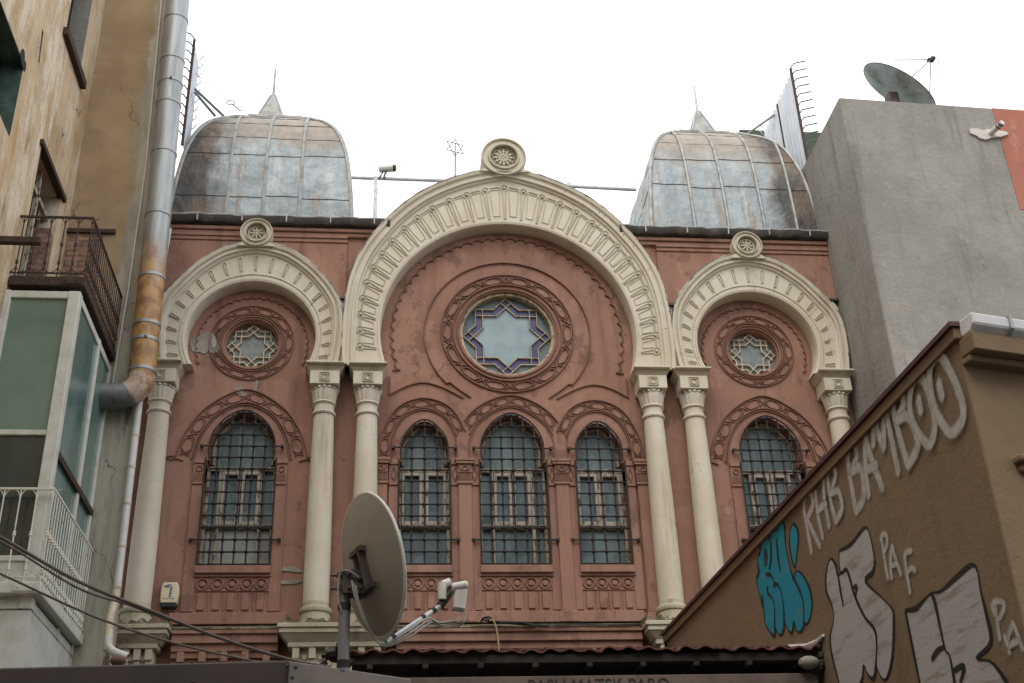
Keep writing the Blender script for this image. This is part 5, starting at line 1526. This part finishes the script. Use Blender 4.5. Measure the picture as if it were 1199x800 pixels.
f2.location = ft.location; f2.rotation_euler = ft.rotation_euler; f2.scale = ft.scale
bpy.data.objects.remove(ft); f2.name = 'painted_sign'
# broken flashing at the right end
m = MB()
fp_ = [gpt((0, 0, 1), x, y, .02) for x, y in ((905, 765), (925, 758), (945, 757), (957, 752), (964, 744))]
m.tube(fp_, [.02, .03, .03, .03, .015], 6); FLs = m.build('torn_flashing', 'gutwhite', SH, smooth=True)
m = MB(); q = at(947, 776, YE-.05); m.ball((q.x, q.y, q.z), .11, 10, 7, (1.0, .8, .62)); m.build('broken_ridge_end', 'mortar', SH, smooth=True)
m = MB()
for (px, py, r) in ((960, 757, .06), (964, 768, .07), (955, 783, .08), (962, 778, .07), (966, 762, .05)):
    q = at(px, py, YE+.02); m.ball((q.x, q.y, q.z), r, 7, 5, (1, 1, .8))
m.build('mortar_rubble', 'darkwood', SH)
m = MB(); q = at(394, 768, YE); rnd = random.Random(11)
for k in range(9):
    c = q+Vector((rnd.uniform(-.13, .14), rnd.uniform(-.05, .1), rnd.uniform(-.08, .05))); a_, b_ = rnd.uniform(.03, .07), rnd.uniform(.015, .03)
    i0 = len(m.v); m.box(-a_, a_, -a_, a_, -b_, b_); m.xform(Matrix.Translation(c) @ Matrix.Rotation(rnd.uniform(-.7, .7), 4, 'Y') @ Matrix.Rotation(rnd.uniform(-.6, .6), 4, 'X'), i0)
m.build('broken_eave_end', 'darkwood', SH)

# ------------------------------------------------------------------ SHOP CANOPY (near left)
CN = thing('shop_canopy', (-4, -12.4, 0), 'dark brown sheet metal shop canopy along the bottom edge', 'canopy')
m = MB(); a, b, = at(0, 780, -12.5), at(341, 773, -12.5)
m.hexa([(-7.6, -12.5, 2.95), (b.x, -12.5, 2.95), (b.x, -9.0, 2.95), (-7.6, -9.0, 2.95)], [(-7.6, -12.5, a.z-.06), (b.x, -12.5, b.z), (b.x, -9.0, b.z-.15), (-7.6, -9.0, a.z-.2)])
m.build('fascia', 'canopy', CN, bevel=.01)
m = MB(); c, d = at(343, 774, -12.53), at(481, 795, -12.53)
m.hexa([(b.x-.01, -12.53, 2.9), (d.x, -12.53, 2.9), (d.x, -12.40, 2.9), (b.x-.01, -12.40, 2.9)], [(b.x-.01, -12.53, c.z), (d.x, -12.53, d.z), (d.x, -12.40, d.z), (b.x-.01, -12.40, c.z)])
PNL = m.build('pale_side_panel', 'panel', CN, bevel=.006)
m = MB()
for px, py in ((336, 779), (342, 792), (225, 797), (346, 780)):
    q = at(px, py, -12.55); m.ball((q.x, q.y+.02, q.z), .012, 6, 4)
m.build('rivet', 'bracket', CN)
m = MB(); m.box(-7.4, -2.4, -9.3, -9.1, 0, 2.95); m.box(-7.4, -7.2, -12.4, -9.3, 0, 2.95); m.box(-2.62, -2.5, -12.4, -12.3, 0, 2.95); m.build('shop_front', 'shedwall', CN)
m = MB()
for (px, py, r, y) in ((139, 771, .055, -11.9), (104, 769, .04, -11.9)):
    q = at(px, py, y); m.ball((q.x, q.y, q.z-.01), r, 10, 7, (1, 1, .75))
# loose stones on the canopy roof
q = at(139, 768, -11.9); m = MB(); m.ball((q.x, q.y, q.z-.03), .045, 12, 8, (1.2, 1, .8)); M['stone'] = simple('brown_stone', (.17, .10, .08), .9, scale=20, bump=.4)
tag(m.build('stone', 'stone', smooth=True), 'rounded brown stone on the canopy under the drainpipe outlet', 'stone')

# ------------------------------------------------------------------ overhead cables
def cable(name, pts, r, label):
    m = MB(); P = crom([at(*p) for p in pts], 10); m.tube(P, r, 6)
    tag(m.build(name, 'cable', smooth=True), label, 'cable', 'overhead cables at the lower left')
cable('overhead_cable', [(-60, 600, -12.4), (0, 629, -12.3), (90, 680, -12.1), (180, 717, -11.9), (260, 748, -11.6), (330, 770, -11.4), (388, 782, -11.3)], .0115, 'thick brown cable sagging across the lower left, higher of two')
cable('overhead_cable', [(-60, 618, -12.2), (0, 634, -12.1), (90, 688, -11.9), (150, 708, -11.8), (200, 727, -11.7)], .008, 'thin brown cable running just below the thick one at lower left')
cable('overhead_cable', [(-60, 650, -12.0), (0, 672, -11.9), (110, 722, -11.7), (200, 752, -11.5), (290, 773, -11.3), (350, 786, -11.2)], .008, 'lowest thin grey cable crossing in front of the white drainpipe')

# ------------------------------------------------------------------ unseen row added behind the viewer to cut low sky light
OP = thing('added_sky_blocker', (0, -27, 0), 'unseen plastered row added behind the viewpoint to cut low sky light', 'building')
m = MB(); M['rowwall'] = plaster('grey_tan_plaster', (.32, .28, .22), (.25, .22, .17), (.16, .14, .11), (.18, .15, .12))
hs = [(-16+3.2*i, 1.2+3.4*k) for i in range(10) for k in range(5)]
m2 = MB(); m2.plate([(-18, 0), (18, 0), (18, 18.5), (-18, 18.5)], [[(x, z), (x+1.2, z), (x+1.2, z+1.9), (x, z+1.9)] for x, z in hs], 0, .3)
m.v = [(x, -27-yy, z) for x, yy, z in m2.v]; m.f = m2.f
m.build('wall', 'rowwall', OP)
for x, z in hs:
    m = MB(); m.box(x-.05, x+1.25, -27.4, -27.31, z-.05, z+1.95); m.build('window', 'bayglass2', OP)
# ------------------------------------------------------------------ world, sun
w = bpy.data.worlds.new('World'); S.world = w; w.use_nodes = True
nt = w.node_tree; bg = nt.nodes['Background']
sky = nt.nodes.new('ShaderNodeTexSky'); sky.sky_type = 'NISHITA'; sky.sun_disc = False
SEL, SAZ = R(52), R(200)
sky.sun_elevation = SEL; sky.sun_rotation = SAZ; sky.dust_density = 4; sky.air_density = 1.2
mx = nt.nodes.new('ShaderNodeMix'); mx.data_type = 'RGBA'
mx.inputs[0].default_value = .9
nt.links.new(sky.outputs[0], mx.inputs[6]); mx.inputs[7].default_value = (9.6, 9.7, 9.8, 1)
nt.links.new(mx.outputs[2], bg.inputs['Color']); bg.inputs['Strength'].default_value = .15
sl = bpy.data.lights.new('sun', 'SUN'); sl.energy = .9; sl.angle = R(25); sl.color = (1, .95, .88)
so = bpy.data.objects.new('sun', sl); COL.objects.link(so)
dv_ = Vector((math.sin(SAZ)*math.cos(SEL), math.cos(SAZ)*math.cos(SEL), math.sin(SEL)))
so.rotation_euler = dv_.to_track_quat('Z', 'Y').to_euler(); so.location = (0, -10, 40)
S.view_settings.view_transform = 'Standard'; S.view_settings.look = 'None'
S.view_settings.exposure = .42; S.view_settings.gamma = 1
S.cycles.max_bounces = 6; S.cycles.diffuse_bounces = 3
